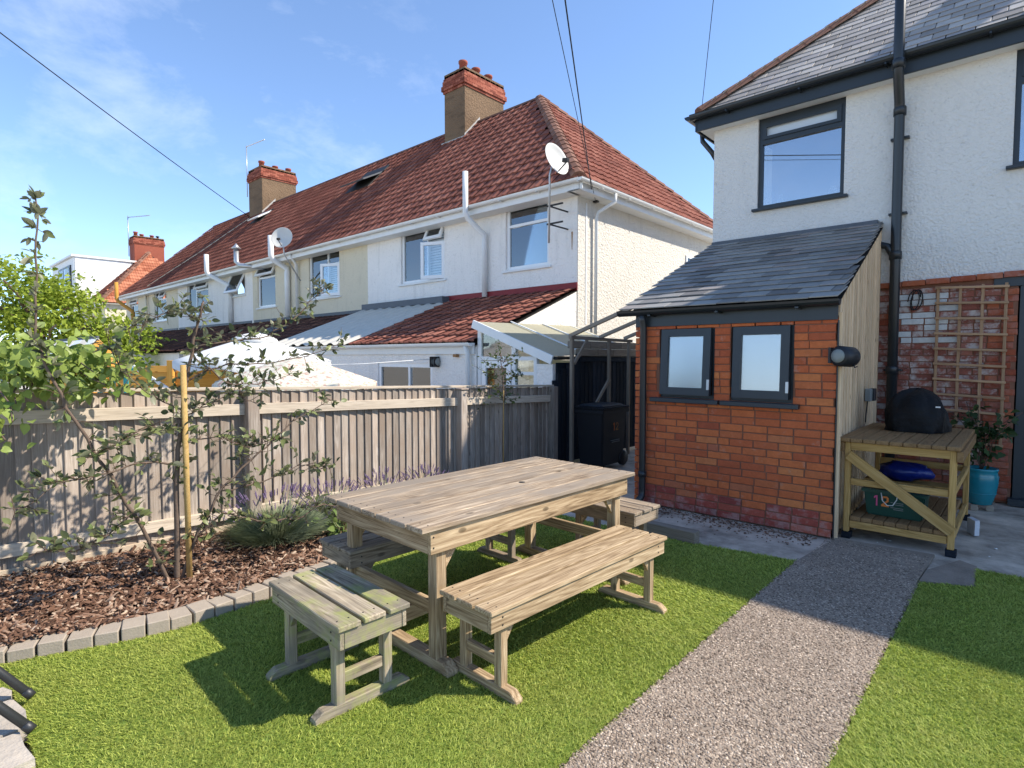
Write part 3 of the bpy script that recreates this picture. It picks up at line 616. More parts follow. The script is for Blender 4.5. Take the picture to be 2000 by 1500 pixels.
def upvc(parent, x0, x1, z0, z1, y, lights, blind=None, inner=None):
    """white window at wall plane y; lights: list of (fx0,fx1,fz0,fz1,state) in 0..1; state 'fix','side' (open casement),'top' (open top light)"""
    f = .075; Lb = [(x0, x0 + f, y, y + .07, z0, z1), (x1 - f, x1, y, y + .07, z0, z1), (x0 + f, x1 - f, y, y + .07, z0, z0 + f), (x0 + f, x1 - f, y, y + .07, z1 - f, z1)]
    w_, h_ = x1 - x0, z1 - z0
    for (a, b, c, d, s) in lights:
        if a > 0: Lb.append((x0 + a * w_ - .025, x0 + a * w_ + .025, y + .003, y + .067, z0 + max(c * h_, f), z0 + min(d * h_, h_ - f)))
        if c > 0: Lb.append((x0 + max(a * w_ + .026, f), x0 + min(b * w_ - .026, w_ - f), y + .002, y + .068, z0 + c * h_ - .028, z0 + c * h_ + .028))
    fr = boxes('window', Lb, M_upvc, parent)
    for (a, b, c, d, s) in lights:
        X0, X1, Z0, Z1 = x0 + a * w_ + .02, x0 + b * w_ - .02, z0 + c * h_ + .02, z0 + d * h_ - .02
        if s == 'fix': box('pane', (X0 + .02, X1 - .02), (y + .03, y + .036), (Z0 + .02, Z1 - .02), G_win, fr, 0); continue
        sw, sh = X1 - X0, Z1 - Z0; e = .08
        Lm = boxes_mesh([(0, e, -.03, .02, 0, sh), (sw - e, sw, -.03, .02, 0, sh), (e, sw - e, -.03, .02, 0, e), (e, sw - e, -.03, .02, sh - e, sh)]); pm = boxes_mesh([(e, sw - e, -.005, 0, e, sh - e)])
        if s == 'side': Wm = Matrix.Translation((X1, y - .01, Z0)) @ Matrix.Rotation(R(24), 4, 'Z') @ Matrix.Translation((-sw, 0, 0))
        else: Wm = Matrix.Translation((X0, y - .01, Z1)) @ Matrix.Rotation(R(-24), 4, 'X') @ Matrix.Translation((0, 0, -sh))
        so = obj('sash', mesh_from('sash', *Lm), M_upvc, fr, Wm); obj('sash_pane', mesh_from('sash_pane', *pm), G_win, fr, Wm)
    box('room_backing', (x0, x1), (y + .45, y + .47), (z0, z1), inner or M_inside, fr, 0)
    if blind:
        bz = np.arange(z0 + .08, z1 - .06, .065); boxes('blind_slats', [(x0 + .07, x0 + (x1 - x0) * .5 - .02, y + .12, y + .15, z, z + .042) for z in bz] + [(x0 + (x1 - x0) * .5 + .02, x1 - .07, y + .12, y + .15, z, z + .042) for z in bz], M_white, fr)['kind'] = 'stuff'
    box('sill', (x0 - .08, x1 + .08), (y - .10, y + .02), (z0 - .05, z0 - .003), M_white, fr, .004)
    return fr
def chimney(parent, xr, y0, y1, z0, z1, core, top=.62, pots=5, name='chimney'):
    c = box(name, xr, (y0, y1), (z0, z1), core, parent, .01); Lb = []; z = z1 - .02; k_ = 0; e = [.03, .07, .07, .04, .04, .02, .0, -.03]
    while k_ < 8:
        ex = e[k_]; h = .075
        for (ax_, p, q) in (('x', xr[0] - ex, xr[1] + ex), ('y', y0 - ex, y1 + ex)):
            t = p - (.11 if k_ % 2 else 0)
            while t < q:
                a, b = max(t, p), min(t + .212, q)
                if b - a > .03:
                    if ax_ == 'x': Lb += [(a, b, y0 - ex, y0 - ex + .1, z, z + h - .008), (a, b, y1 + ex - .1, y1 + ex, z, z + h - .008)]
                    else:
                        a, b = max(a, y0 - ex + .102), min(b, y1 + ex - .102)
                        if b - a > .03: Lb += [(xr[0] - ex, xr[0] - ex + .1, a, b, z, z + h - .008), (xr[1] + ex - .1, xr[1] + ex, a, b, z, z + h - .008)]
                t += .222
        k_ += 1; z += h
    br = boxes('corbel_bricks', Lb, B_chim, c); br['kind'] = 'stuff'; boxes('flaunching', [(xr[0] + .0, xr[1] - .0, y0 + .0, y1 - .0, z1, z - .03)], R_brown, c)
    for i in range(pots):
        yy = y0 + .18 + (y1 - y0 - .36) * i / max(pots - 1, 1); xx = xr[0] + (xr[1] - xr[0]) * (.28 if i % 2 else .72); hh = random.uniform(.18, .32)
        if i == 3: lathe('flue_cap', [(.07, 0), (.07, .22), (.12, .24), (.12, .30), (.02, .33)], (xx, yy, z - .04), M_iron, c, 12)
        else: lathe('chimney_pot', [(.125, -.02), (.115, hh * .7), (.14, hh * .75), (.14, hh), (.10, hh), (.10, hh * .6)], (xx, yy, z - .03), B_chim, c, 14)
    return c
def lean_roof(parent, x0, x1, ztop, zbot, ybot, mat, nind=0, matS=None):
    v = Vector((0, TY - ybot, ztop - zbot)); 
    raw('lean_to_deck', [(x0, ybot + .03, zbot - .06), (x1, ybot + .03, zbot - .06), (x1, TY, ztop - .04), (x0, TY, ztop - .04)], [(0, 1, 2, 3)], M_deck, parent)
    tiles(parent, Vector((x0, ybot, zbot)), (1, 0, 0), v, lambda a, b: True, x1 - x0, v.length, (x1 - x0) / round((x1 - x0) / .30), v.length / round(v.length / .31), mat, matS, nind)
terr = [(-13.8, -6.62, R_white, 'end terrace house with white pebbledash, sunlit gable and hipped red tile roof'), (-21.2, -13.8, R_cream, 'cream rendered mid terrace house next to the white end house'),
        (-29.1, -21.2, R_white, 'white mid terrace house between the two cream ones'), (-37.4, -29.1, R_cream, 'farthest cream house of the near red roofed terrace')]
ths = []
xend = -6.32; hipX = xend - (10.36 - 6.32)   # ridge end
for i, (xa, xb, rm, lab) in enumerate(terr):
    t = thing('terrace_house', ((xa + xb) / 2, TY, 0), lab, 'house', 'houses of the red roofed terrace'); ths.append(t)
h1, h2, h3, h4 = ths
wins = {0: [(-8.53, -7.33, 3.43, 4.78), (-12.27, -10.55, 3.45, 4.78)], 1: [(-17.08, -15.27, 3.38, 4.80), (-20.8, -19.4, 3.32, 4.80)], 2: [(-23.1, -21.85, 3.9, 4.78), (-27.9, -25.45, 3.40, 4.78)], 3: [(-32.5, -30.7, 3.32, 4.78), (-36.6, -35.2, 3.30, 4.7)]}
for i, (xa, xb, rm, lab) in enumerate(terr):
    t = ths[i]; hs = [(a, b, c, d) for a, b, c, d in wins[i]]
    wall_holes('wall', (xa + .002, xb), (0, 4.80), hs, TY, .25, rm, t)
    x0, x1 = xa, (xb if i else xend)
    if i == 0:
        fn = lambda a, b: (x0 + a) < xend - (b / TL) * (xend - hipX) / (RY - EY) - .02
    elif i == 3: fn = lambda a, b: (x0 + a) > -37.7 + (b / TL) * (xend - hipX) / (RY - EY)
    else: fn = lambda a, b: True
    if i == 3: x0 = -37.7
    tiles(t, Vector((x0, EY - .03, EZ + .02)), (1, 0, 0), (0, 1, TS), fn, x1 - x0, (RY - EY) * TL + .1, (x1 - x0) / round((x1 - x0) / .30), (RY - EY) * TL / 17, T_red, T_red1, 300 if i == 0 else (0), score=lambda p: -p.x * .672 + p.y * .741)
    dk = [(x0, EY, EZ - .02), (x1, EY, EZ - .02), (x1 if i else hipX, RY, RZ - .02), (x0 if i < 3 else x0 + 4.04, RY, RZ - .02), (x1, 2 * RY - EY, EZ - .02), (x0, 2 * RY - EY, EZ - .02)]
    raw('roof_deck', dk, [(0, 1, 2, 3), (3, 2, 4, 5)], M_deck, t)
    # ridge tiles
    xr0, xr1 = (x0 if i < 3 else x0 + 4.04), (hipX if i == 0 else x1); nn = int((xr1 - xr0) / .45)
    for q in range(nn):
        a = xr0 + (xr1 - xr0) * q / nn; b = a + (xr1 - xr0) / nn * .985
        V = [(xx, RY + yy, RZ + zz) for xx in (a, b) for yy, zz in ((-.13, -.03), (-.08, .05), (0, .085), (.08, .05), (.13, -.03))]
        raw('ridge_tile', V, [(j, j + 1, j + 6, j + 5) for j in range(4)] + [(4, 3, 2, 1, 0), (5, 6, 7, 8, 9)], T_hip, t)
    gx0, gx1 = x0 - (0 if i < 3 else .05), x1 + (0 if i else .06)
    gutter('gutter', (gx0, EY - .07, EZ - .01), (gx1, EY - .07, EZ - .01), M_gut, t, .058)
    box('fascia', (gx0, gx1), (EY, EY + .022), (EZ - .19, EZ - .01), M_gut, t, .003); box('soffit', (gx0, gx1 - (.28 if i == 0 else 0)), (EY + .024, TY), (EZ - .19, EZ - .175), M_gut, t, 0)
    for x in np.arange(gx0 + .5, gx1, 1.0): box('bracket', (x, x + .03), (EY - .13, EY), (EZ - .085, EZ - .07), M_gut, t)
# end house gable and hip
box('gable_wall', (-6.87, -6.618), (TY + .252, 2 * RY - TY), (0, 4.80), R_gable, h1, 0)
box('gable_wall', (-6.616, -6.600), (TY - .0, 2 * RY - TY), (0, 4.80), R_gable, h1, 0)
hv_ = Vector((-(xend - hipX), 0, RZ - EZ)); HLn = hv_.length; ry_ = (RY - EY) / HLn
raw('hip_deck', [(xend, EY, EZ - .02), (xend, 2 * RY - EY, EZ - .02), (hipX, RY, RZ - .02)], [(0, 1, 2)], M_deck, h1)
tiles(h1, Vector((xend + .03, EY, EZ + .02)), (0, 1, 0), hv_, lambda a, b: b * ry_ + .02 < a < 2 * (RY - EY) - b * ry_ - .02, 2 * (RY - EY), HLn + .05, .30, HLn / 18, T_red)
def hip_line(parent, p, q, n, mat=T_hip):
    p = Vector(p); q = Vector(q)
    for i in range(n):
        a = p + (q - p) * (i / n) + Vector((0, 0, .055)); b = p + (q - p) * ((i + 1.1) / n) + Vector((0, 0, .03)); d = (b - a).normalized(); s = d.cross(Vector((0, 0, 1))).normalized(); u = s.cross(d)
        V = [e + s * x + u * z for e in (a, b) for x, z in ((-.16, -.05), (-.09, .03), (0, .062), (.09, .03), (.16, -.05))]
        raw('hip_tile', V, [(j, j + 1, j + 6, j + 5) for j in range(4)] + [(4, 3, 2, 1, 0)], mat, parent)
hip_line(h1, (xend, EY, EZ + .03), (hipX, RY, RZ + .03), 22); hip_line(h1, (xend, 2 * RY - EY, EZ + .03), (hipX, RY, RZ + .03), 22)
g = gutter('gutter', (xend + .08, EY - .12, EZ - .01), (xend + .08, 2 * RY - EY, EZ - .01), M_gut, h1, .058, (1, 0, 0))
box('fascia', (xend - .02, xend), (EY, 2 * RY - EY), (EZ - .19, EZ - .01), M_gut, h1, .003); box('soffit', (-6.60, xend - .022), (EY, 2 * RY - EY), (EZ - .19, EZ - .175), M_gut, h1, 0)
for y in np.arange(EY + .6, 16, 1.0): box('bracket', (xend, xend + .13), (y, y + .03), (EZ - .085, EZ - .07), M_gut, g)
tube('downpipe', [(xend + .09, 9.95, EZ - .07), (xend + .09, 9.95, EZ - .22), (-6.50, 9.75, EZ - .42), (-6.53, 9.73, EZ - .52), (-6.54, 9.73, 2.0)], .036, M_gut, h1, 10)
box('corner_bead', (-6.598, -6.590), (9.45, 9.50), (2.2, 4.6), M_white, h1)
# small side window far along the gable
fw = boxes('window', [(-6.60, -6.57, 13.9, 14.5, 3.2, 3.26), (-6.60, -6.57, 13.9, 14.5, 4.1, 4.16), (-6.60, -6.57, 13.9, 13.96, 3.26, 4.1), (-6.60, -6.57, 14.44, 14.5, 3.26, 4.1)], M_upvc, h1); box('pane', (-6.596, -6.590), (13.96, 14.44), (3.26, 4.1), G_win, fw, 0)
# windows
def W(i, j): return wins[i][j]
a = W(0, 0); upvc(h1, a[0], a[1], a[2], a[3], TY + .05, [(0, 1, 0, .70, 'fix'), (0, 1, .70, 1, 'fix')], inner=M_insidel)
a = W(0, 1); upvc(h1, a[0], a[1], a[2], a[3], TY + .05, [(0, .60, 0, 1, 'fix'), (.60, 1, 0, .70, 'side'), (.60, 1, .70, 1, 'top')], blind=True)
a = W(1, 0); upvc(h2, a[0], a[1], a[2], a[3], TY + .05, [(0, .60, 0, 1, 'fix'), (.60, 1, 0, .70, 'side'), (.60, 1, .70, 1, 'fix')], blind=True)
a = W(1, 1); upvc(h2, a[0], a[1], a[2], a[3], TY + .05, [(0, 1, 0, .72, 'fix'), (0, 1, .72, 1, 'top')], inner=M_insidel)
a = W(2, 0); upvc(h3, a[0], a[1], a[2], a[3], TY + .05, [(0, 1, 0, 1, 'top')], inner=M_inside)
a = W(2, 1); upvc(h3, a[0], a[1], a[2], a[3], TY + .05, [(0, .4, 0, 1, 'fix'), (.4, 1, 0, .74, 'fix'), (.4, 1, .74, 1, 'top')], inner=M_insidel)
a = W(3, 0); upvc(h4, a[0], a[1], a[2], a[3], TY + .05, [(0, 1, 0, .72, 'fix'), (0, .5, .72, 1, 'fix'), (.5, 1, .72, 1, 'top')], inner=M_inside)
a = W(3, 1); upvc(h4, a[0], a[1], a[2], a[3], TY + .05, [(0, 1, 0, .75, 'fix'), (0, 1, .75, 1, 'top')], inner=M_insidel)
# chimneys
c1 = chimney(h1, (-13.72, -12.8), 12.0, 13.72, 7.3, 9.72, R_brown, pots=6)
prism('flashing', [(-12.80, 11.98, 8.10), (-12.80, 12.62, 8.78), (-12.80, 12.62, 8.95), (-12.80, 11.98, 8.28)], (.02, 0, 0), M_cement, c1)
box('flashing', (-13.8, -12.74), (11.93, 11.98), (8.02, 8.20), M_cement, c1)
c2 = chimney(h3, (-27.85, -26.45), 12.0, 13.66, 7.2, 9.85, R_brown, pots=5)
prism('flashing', [(-26.45, 11.98, 8.10), (-26.45, 12.62, 8.78), (-26.45, 12.62, 8.98), (-26.45, 11.98, 8.30)], (.02, 0, 0), M_cement, c2)
tube('television_aerial', [(-27.9, 11.95, 9.2), (-27.9, 11.95, 11.6)], .02, M_chrome, c2, 6); tube('television_aerial', [(-27.95, 11.95, 11.55), (-26.1, 12.0, 11.45)], .025, M_white, c2, 6)
# roof windows (tilted open)
def skylight(parent, x0, x1, y0, y1, opn, mat):
    z = lambda yy: EZ + .03 + (yy - EY) * TS
    nr = Vector((0, -TS, 1)).normalized(); f = [Vector((x0, y0, z(y0))), Vector((x1, y0, z(y0))), Vector((x1, y1, z(y1))), Vector((x0, y1, z(y1)))]
    fr = prism('roof_window', f, nr * .07, M_iron, parent); mid0 = (f[0] + f[3]) / 2 + nr * .10; v = (f[3] - f[0]) / 2; v2 = (Matrix.Rotation(opn, 3, 'X') @ v); dx_ = Vector((x1 - x0, 0, 0))
    s = prism('roof_window_sash', [mid0 - v2, mid0 + dx_ - v2, mid0 + dx_ + v2, mid0 + v2], Vector((0, -TS, 1)).normalized() * .05, mat, fr); return fr
skylight(h2, -17.85, -16.45, 11.05, 11.95, R(-18), M_lead); skylight(h3, -26.2, -25.1, 11.35, 11.95, R(-14), M_white)
# vents, flues and pipes on the rear walls
def stack(parent, name, x, y, z0, z1, r, mat, offs=.5, zw=4.2):
    return tube(name, [(x, y, z1), (x, y, z0), (x + .02, y + .05, z0 - .12), (x + offs, TY - .10, zw), (x + offs, TY - .09, zw - .12), (x + offs, TY - .09, 2.9)], r, mat, parent, 10)
stack(h1, 'vent_pipe', -9.25, 8.68, 4.72, 5.60, .062, M_gut, .16, 4.28)
stack(h2, 'vent_pipe', -18.4, 8.6, 4.85, 5.5, .09, M_gut, .06, 4.5); tube('downpipe', [(-17.5, 8.8, 4.8), (-17.7, TY - .1, 4.55), (-17.7, TY - .09, 2.9)], .05, M_gut, h2, 8)
fl = tube('flue_pipe', [(-21.1, 8.6, 5.40), (-21.1, 8.6, 4.95), (-20.95, 8.65, 4.82), (-20.1, 9.1, 4.72)], .085, M_chrome, h2, 10); lathe('flue_cowl', [(.10, 0), (.17, .02), (.06, .14), (.02, .2)], (-21.1, 8.6, 5.40), M_chrome, fl, 12)
stack(h3, 'vent_pipe', -23.9, 8.6, 4.9, 5.55, .085, M_gut, .9, 4.3)
stack(h4, 'vent_pipe', -36.7, 8.6, 4.7, 5.6, .09, W_orange, .9, 4.0); tube('flue_pipe', [(-28.2, 6.9, 2.0), (-28.2, 6.9, 3.05)], .14, M_iron, h4, 10)
tube('downpipe', [(-33.4, TY - .1, 4.7), (-33.4, TY - .1, 2.9)], .05, R_cream, h4, 8)
tube('roof_cable', [(-27.6, 11.93, 8.16), (-29.8, 10.4, 6.58), (-32.6, 8.95, 5.08)], .022, R_cream, h4, 6)
# ground floor lean-tos
lean_roof(h1, -10.28, -6.60, 2.90, 1.80, 6.38, T_red, 200, T_red1)
box('flashing', (-10.5, -6.60), (TY - .03, TY - .003), (2.86, 3.02), M_redpaint, h1)
nC = 34; V = []; F = []
for q in range(nC + 1):
    x = -13.70 + 3.38 * q / nC; zz = .045 if q % 4 in (0, 1) else 0
    V += [(x, 6.30, 1.80 + zz), (x, TY, 2.90 + zz)]
for q in range(nC): F.append((2 * q, 2 * q + 2, 2 * q + 3, 2 * q + 1))
raw('metal_roof', V, F, M_metalroof, h1)
box('flashing', (-13.75, -10.35), (TY - .25, TY - .004), (2.845, 3.0), M_lead, h1)
LW = (-9.35, -7.72, .55, 1.44)
wall_holes('lean_to_wall', (-13.7, -6.64), (0, 1.70), [LW], 6.44, .15, R_white, h1); box('lean_to_side_wall', (-6.64, -6.62), (6.44, TY), (0, 1.72), R_white, h1, 0)
prism('lean_to_cheek', [(-6.618, 6.46, 1.5), (-6.618, TY, 1.5), (-6.618, TY, 2.84), (-6.618, 6.46, 1.74)], (-.1, 0, 0), R_white, h1)
upvc(h1, LW[0], LW[1], LW[2], LW[3], 6.46, [(0, .58, 0, 1, 'fix'), (.58, 1, 0, 1, 'fix')], inner=W_orange)
gutter('lean_to_gutter', (-13.7, 6.30, 1.78), (-6.60, 6.30, 1.78), M_gut, h1, .058); box('lean_to_fascia', (-13.7, -6.64), (6.40, 6.43), (1.60, 1.78), M_gut, h1)
tube('lean_to_downpipe', [(-6.74, 6.31, 1.74), (-6.74, 6.36, 1.6), (-6.74, 6.38, .1)], .04, M_gut, h1, 10)
lp = lathe('bulkhead_lamp', [(.075, 0), (.09, .02), (.085, .06), (.06, .10), (.03, .115)], (-7.57, 6.43, 1.47), M_reel, h1, 14, axis=(0, -1, 0))
for q in (-1, 0, 1): box('lamp_guard', (-7.57 + q * .05 - .008, -7.57 + q * .05 + .008), (6.30, 6.43), (1.38, 1.56), M_iron, lp)
box('pipe_bracket', (-7.1, -7.02), (6.36, 6.43), (1.55, 1.60), M_rust, h1)
for t_, xa, xb in ((h2, -21.1, -13.85), (h3, -29.0, -21.3), (h4, -37.2, -29.2)):
    lean_roof(t_, xa, xb, 2.80, 1.75, 6.6, T_dark); box('lean_to_wall', (xa + .1, xb - .1), (6.75, 6.9), (0, 1.7), R_cream if t_ is not h3 else R_white, t_, 0); box('flashing', (xa, xb), (TY - .02, TY - .003), (2.74, 2.90), M_lead, t_)
prism('lean_to_roof_window', [(-17.6, 7.6, 2.20), (-16.6, 7.6, 2.20), (-16.6, 8.2, 2.43), (-17.6, 8.2, 2.43)], (0, -.02, .06), M_lead, h2)
# rust brackets and satellite dishes
for z in (4.42, 4.08):
    bk = boxes('dish_bracket', [(-6.862, -6.838, 8.62, TY, z - .012, z + .012), (-6.90, -6.52, 8.59, 8.615, z - .015, z + .015)], M_iron, h1)
prism('rust_streak', [(-6.748, TY - .004, 3.68), (-6.738, TY - .004, 3.66), (-6.725, TY - .004, 4.02), (-6.76, TY - .004, 4.02)], (0, .003, 0), M_rust, h1)
def dish(label, c, aim, r, pole0, pole1):
    t = thing('satellite_dish', c, label, 'dish', 'satellite dishes'); c = Vector(c); aim = Vector(aim).normalized()
    prof = [(.001, -.02)] + [(r * q / 8, r * .26 * (q / 8) ** 2) for q in range(1, 9)] + [(r * 1.02, r * .26), (r * 1.0, r * .24)] + [(r * q / 8, r * .26 * (q / 8) ** 2 - .012) for q in range(7, 0, -1)]
    lathe('reflector', prof, c, M_dish, t, 28, axis=aim)
    b = c + Vector((0, 0, -r * .85)) + aim * r * .2; e = c + aim * r * 1.15 + Vector((0, 0, -r * .55)); tube('feed_arm', [b, e], .012, M_iron, t, 6); board('receiver', e, e + (c - e).normalized() * .12, .07, .07, M_iron, t)
    tube('mast', [pole0, pole1, tuple(c - aim * .03 + Vector((0, 0, -.02)))], .02, M_chrome, t, 8); return t
dish('pale satellite dish on a tall mast at the corner of the white end house', (-6.70, 8.56, 5.22), (1, -.05, .30), .31, (-6.83, 8.58, 3.72), (-6.83, 8.60, 5.0))
dish('pale satellite dish on the cream house beside a white vent pipe', (-17.25, 8.45, 5.22), (.62, -.75, .25), .33, (-17.4, TY - .12, 4.0), (-17.3, 8.5, 4.75))

# ================================================================== SECOND TERRACE, FAR LEFT
b2 = thing('far_terrace', (-46, TY, 0), 'far brick red roofed house with chimney and white boxy loft dormer', 'house')
X2 = -41.9; hX2 = X2 - 3.6
box('wall', (-54, X2), (TY, TY + .3), (0, 4.8), R_cream, b2, 0); box('side_wall', (X2 - .25, X2 + .01), (TY + .3, 16), (0, 4.8), R_cream, b2, 0)
k = NB('roof_tile_sunlit'); c = k.ramp(k.island(), [(0, (.27, .08, .04)), (1, (.46, .18, .10))]); T_sunlit = k.done(c, .85, .2)  # brighter tile colour: sunlight painted into the far hip slope
tiles(b2, Vector((-54, EY, EZ)), (1, 0, 0), (0, 1, TS), lambda a, b: -54 + a < X2 + .3 - (b / TL) * .96, 12.4, (RY - EY) * TL, .30, .31, T_red)
hv2 = Vector((-3.9, 0, RZ - EZ)); tiles(b2, Vector((X2 + .3, EY, EZ)), (0, 1, 0), hv2, lambda a, b: b * .68 < a < 7.5 - b * .68, 7.5, hv2.length, .30, .31, T_sunlit)
raw('roof_deck', [(-54, EY, EZ - .03), (X2 + .3, EY, EZ - .03), (hX2, RY, RZ - .03), (-54, RY, RZ - .03), (X2 + .3, 2 * RY - EY, EZ - .03)], [(0, 1, 2, 3), (1, 4, 2)], M_deck, b2)
hip_line(b2, (X2 + .3, EY, EZ + .02), (hX2, RY, RZ + .02), 18)
chimney(b2, (-47.1, -46.0), 11.9, 13.75, 7.4, 9.4, B_chim, pots=4); tube('television_aerial', [(-46.9, 11.8, 8.6), (-46.9, 11.8, 11.4)], .03, M_chrome, b2, 6); tube('television_aerial', [(-46.95, 11.8, 11.3), (-44.9, 12.6, 11.25)], .03, M_chrome, b2, 6)
for q in range(12): box('cladding_board', (-46.03, -45.99), (8.55, 11.7), (5.55 + q * .21, 5.55 + q * .21 + .20), M_white, b2)
boxes('dormer', [(-53, -46.04, 8.5, 11.8, 5.4, 8.05), (-53.1, -45.9, 8.35, 12.3, 8.07, 8.2)], M_white, b2)
dw = boxes('window', [(-50.5, -46.8, 8.42, 8.49, 6.0, 7.6)], M_navy, b2); box('pane', (-50.3, -48.8), (8.40, 8.415), (6.15, 7.45), G_dark, dw, 0); box('pane', (-48.6, -47.0), (8.40, 8.415), (6.15, 7.45), G_dark, dw, 0)
gutter('gutter', (-54, EY - .07, EZ - .02), (X2 + .3, EY - .07, EZ - .02), M_gut, b2); box('fascia', (-54, X2 + .3), (EY, EY + .03), (EZ - .25, EZ - .03), M_gut, b2)

# ================================================================== NEIGHBOUR'S SIDE CONSERVATORY
cs_ = thing('conservatory', (-5.8, 6.45, 0), 'white lean-to conservatory with yellowed corrugated roof beside the white end house', 'conservatory')
zc = lambda x: 2.10 + (x + 6.6) * (1.56 - 2.10) / 1.52
nC = 30; V = []; F = []
for q in range(nC + 1):
    x = -6.60 + 1.56 * q / nC
    V += [(x, 6.43, zc(x) + .02), (x, 9.1, zc(x) + .06)]
for q in range(nC): F.append((2 * q, 2 * q + 2, 2 * q + 3, 2 * q + 1))
raw('roof_sheet', V, F, M_corr, cs_)
for y in (7.25, 8.1, 8.95): board('glazing_bar', (-6.6, y, zc(-6.6) + .06), (-5.06, y, zc(-5.06) + .06), .03, .02, M_white, cs_)
board('bargeboard', (-6.66, 6.40, zc(-6.66) - .035), (-5.03, 6.40, zc(-5.03) - .035), .03, .13, M_white, cs_)
for (x0, x1, z0, z1) in ((-6.60, -6.52, 0, 1.98), (-5.86, -5.78, 0, 1.70), (-5.42, -5.36, 0, 1.58), (-5.36, -5.06, 0, 1.45)): box('frame_post', (x0, x1), (6.45, 6.52), (z0, z1), M_white if x1 < -5.3 else R_white, cs_)
box('transom', (-6.52, -5.42), (6.452, 6.515), (1.50, 1.56), M_white, cs_); box('transom', (-5.78, -5.42), (6.453, 6.514), (1.28, 1.33), M_white, cs_)
dd = boxes('door', [(-6.50, -6.41, 6.44, 6.50, .05, 1.49), (-5.96, -5.87, 6.44, 6.50, .05, 1.49), (-6.41, -5.96, 6.44, 6.50, 1.38, 1.49)], M_upvc, cs_); box('pane', (-6.41, -5.96), (6.47, 6.475), (.2, 1.38), G_cons, dd, 0)
for (x0, x1, z0, z1) in ((-5.78, -5.42, .2, 1.28), (-5.78, -5.42, 1.33, 1.5), (-6.52, -5.86, 1.56, 1.72)): box('pane', (x0, x1), (6.48, 6.485), (z0, z1), G_cons, cs_, 0)
prism('pane', [(-6.52, 6.48, 1.72), (-5.86, 6.48, 1.72), (-6.52, 6.48, 1.95)], (0, .005, 0), G_cons, cs_)
box('back_curtain', (-6.5, -5.1), (7.6, 7.62), (0, 1.5), M_corr, cs_, 0); box('side_panel', (-5.07, -5.04), (6.53, 9.0), (0, 1.47), W_dark, cs_, 0); gutter('gutter', (-5.02, 6.45, 1.56), (-5.02, 9.0, 1.56), M_black, cs_, .05, (1, 0, 0))

# ================================================================== BOUNDARY FENCE
fence = thing('boundary_fence', (-4.95, 3, 0), 'weathered grey featheredge timber fence along the planting bed', 'fence')
ft = lambda y: 1.335 - .031 * y
posts_y = [-.35, 2.10, 4.54, 6.28]
y = -.9
while y < 6.26:
    w = random.uniform(.083, .090); top = ft(y) - .012 + random.uniform(-.004, .004)
    o = board('board', (-4.975 + random.uniform(-.002, .002), y + w / 2, .13), (-4.975 + random.uniform(-.002, .002), y + w / 2, top), .100, .015, W_fence, fence, (1, .20, 0), .002); y += w
for a, b in zip(posts_y[:-1], posts_y[1:]):
    for dz in (-.165, -1.045 + .0): 
        board('rail', (-4.945, a + .05, ft(a) + dz), (-4.945, b - .05, ft(b) + dz), .045, .092 if dz > -.5 else .085, W_rail, fence)
    board('capping', (-4.972, a - .05 if a < 0 else a + .05, ft(a) + .008), (-4.972, b + (.05 if b > 6 else .05), ft(b) + .008), .065, .026, W_rail, fence)
    board('gravel_board', (-4.965, a + .05, .06), (-4.965, b - .05, .04), .03, .19, W_gravel, fence)
for p in posts_y:
    h = ft(p) - (.03 if p < 6 else 0); po = box('post', (-4.965, -4.865), (p - .05, p + .05), (-.05, h), W_fence, fence, .004)
    if p < 6: box('post_cap', (-4.978, -4.852), (p - .063, p + .063), (h + .001, h + .022), W_fence, fence, .006)
# ------------------------------------------------------------------ black boarded boundary behind the bins
dfn = thing('black_boarded_fence', (-4.98, 7.5, 0), 'black painted peeling boarded fence behind the wheelie bin', 'fence')
y = 6.34
while y < 9.0:
    top = min(1.22 + (y - 6.34) * .72, 1.60); board('board', (-4.985, y + .06, .02), (-4.985, y + .06, top), .118, .02, W_dark, dfn, (1, .06, 0)); y += .112
board('rail', (-4.965, 7.0, 1.52), (-4.965, 9.0, 1.50), .03, .07, W_dark, dfn)
bw = thing('block_wall', (-5.02, 8, 0), 'low grey concrete block wall showing above the black fence', 'wall')
for r in range(2):
    for q in range(6): box('block', (-5.045, -4.93), (6.98 + q * .44 - (r * .2), 6.98 + q * .44 - (r * .2) + .43), (1.565 + r * .115, 1.565 + r * .115 + .108), W_grey, bw, .004)
# ------------------------------------------------------------------ grey timber frame between fence and outbuilding
pg = thing('bin_pergola', (-4.0, 7, 0), 'grey bare timber pergola frame leaning onto the brick outbuilding over the bins', 'pergola')
for y_, r_ in ((6.45, .048), (7.40, .045), (7.97, .045)): box('post', (-4.72 - r_ / 2, -4.72 + r_ / 2), (y_ - r_ / 2, y_ + r_ / 2), (0, 1.80), W_grey, pg)
board('beam', (-4.72, 6.40, 1.825), (-4.72, 8.05, 1.805), .05, .045, W_grey, pg)
for y_ in (6.45, 7.20, 7.90): board('rafter', (-4.76, y_, 1.845), (-3.10, y_, 2.42), .045, .05, W_grey, pg)
board('brace', (-4.705, 6.48, 1.46), (-4.705, 6.80, 1.80), .03, .045, W_grey, pg); board('brace', (-4.70, 7.02, .86), (-4.70, 7.38, 1.22), .03, .045, W_grey, pg)
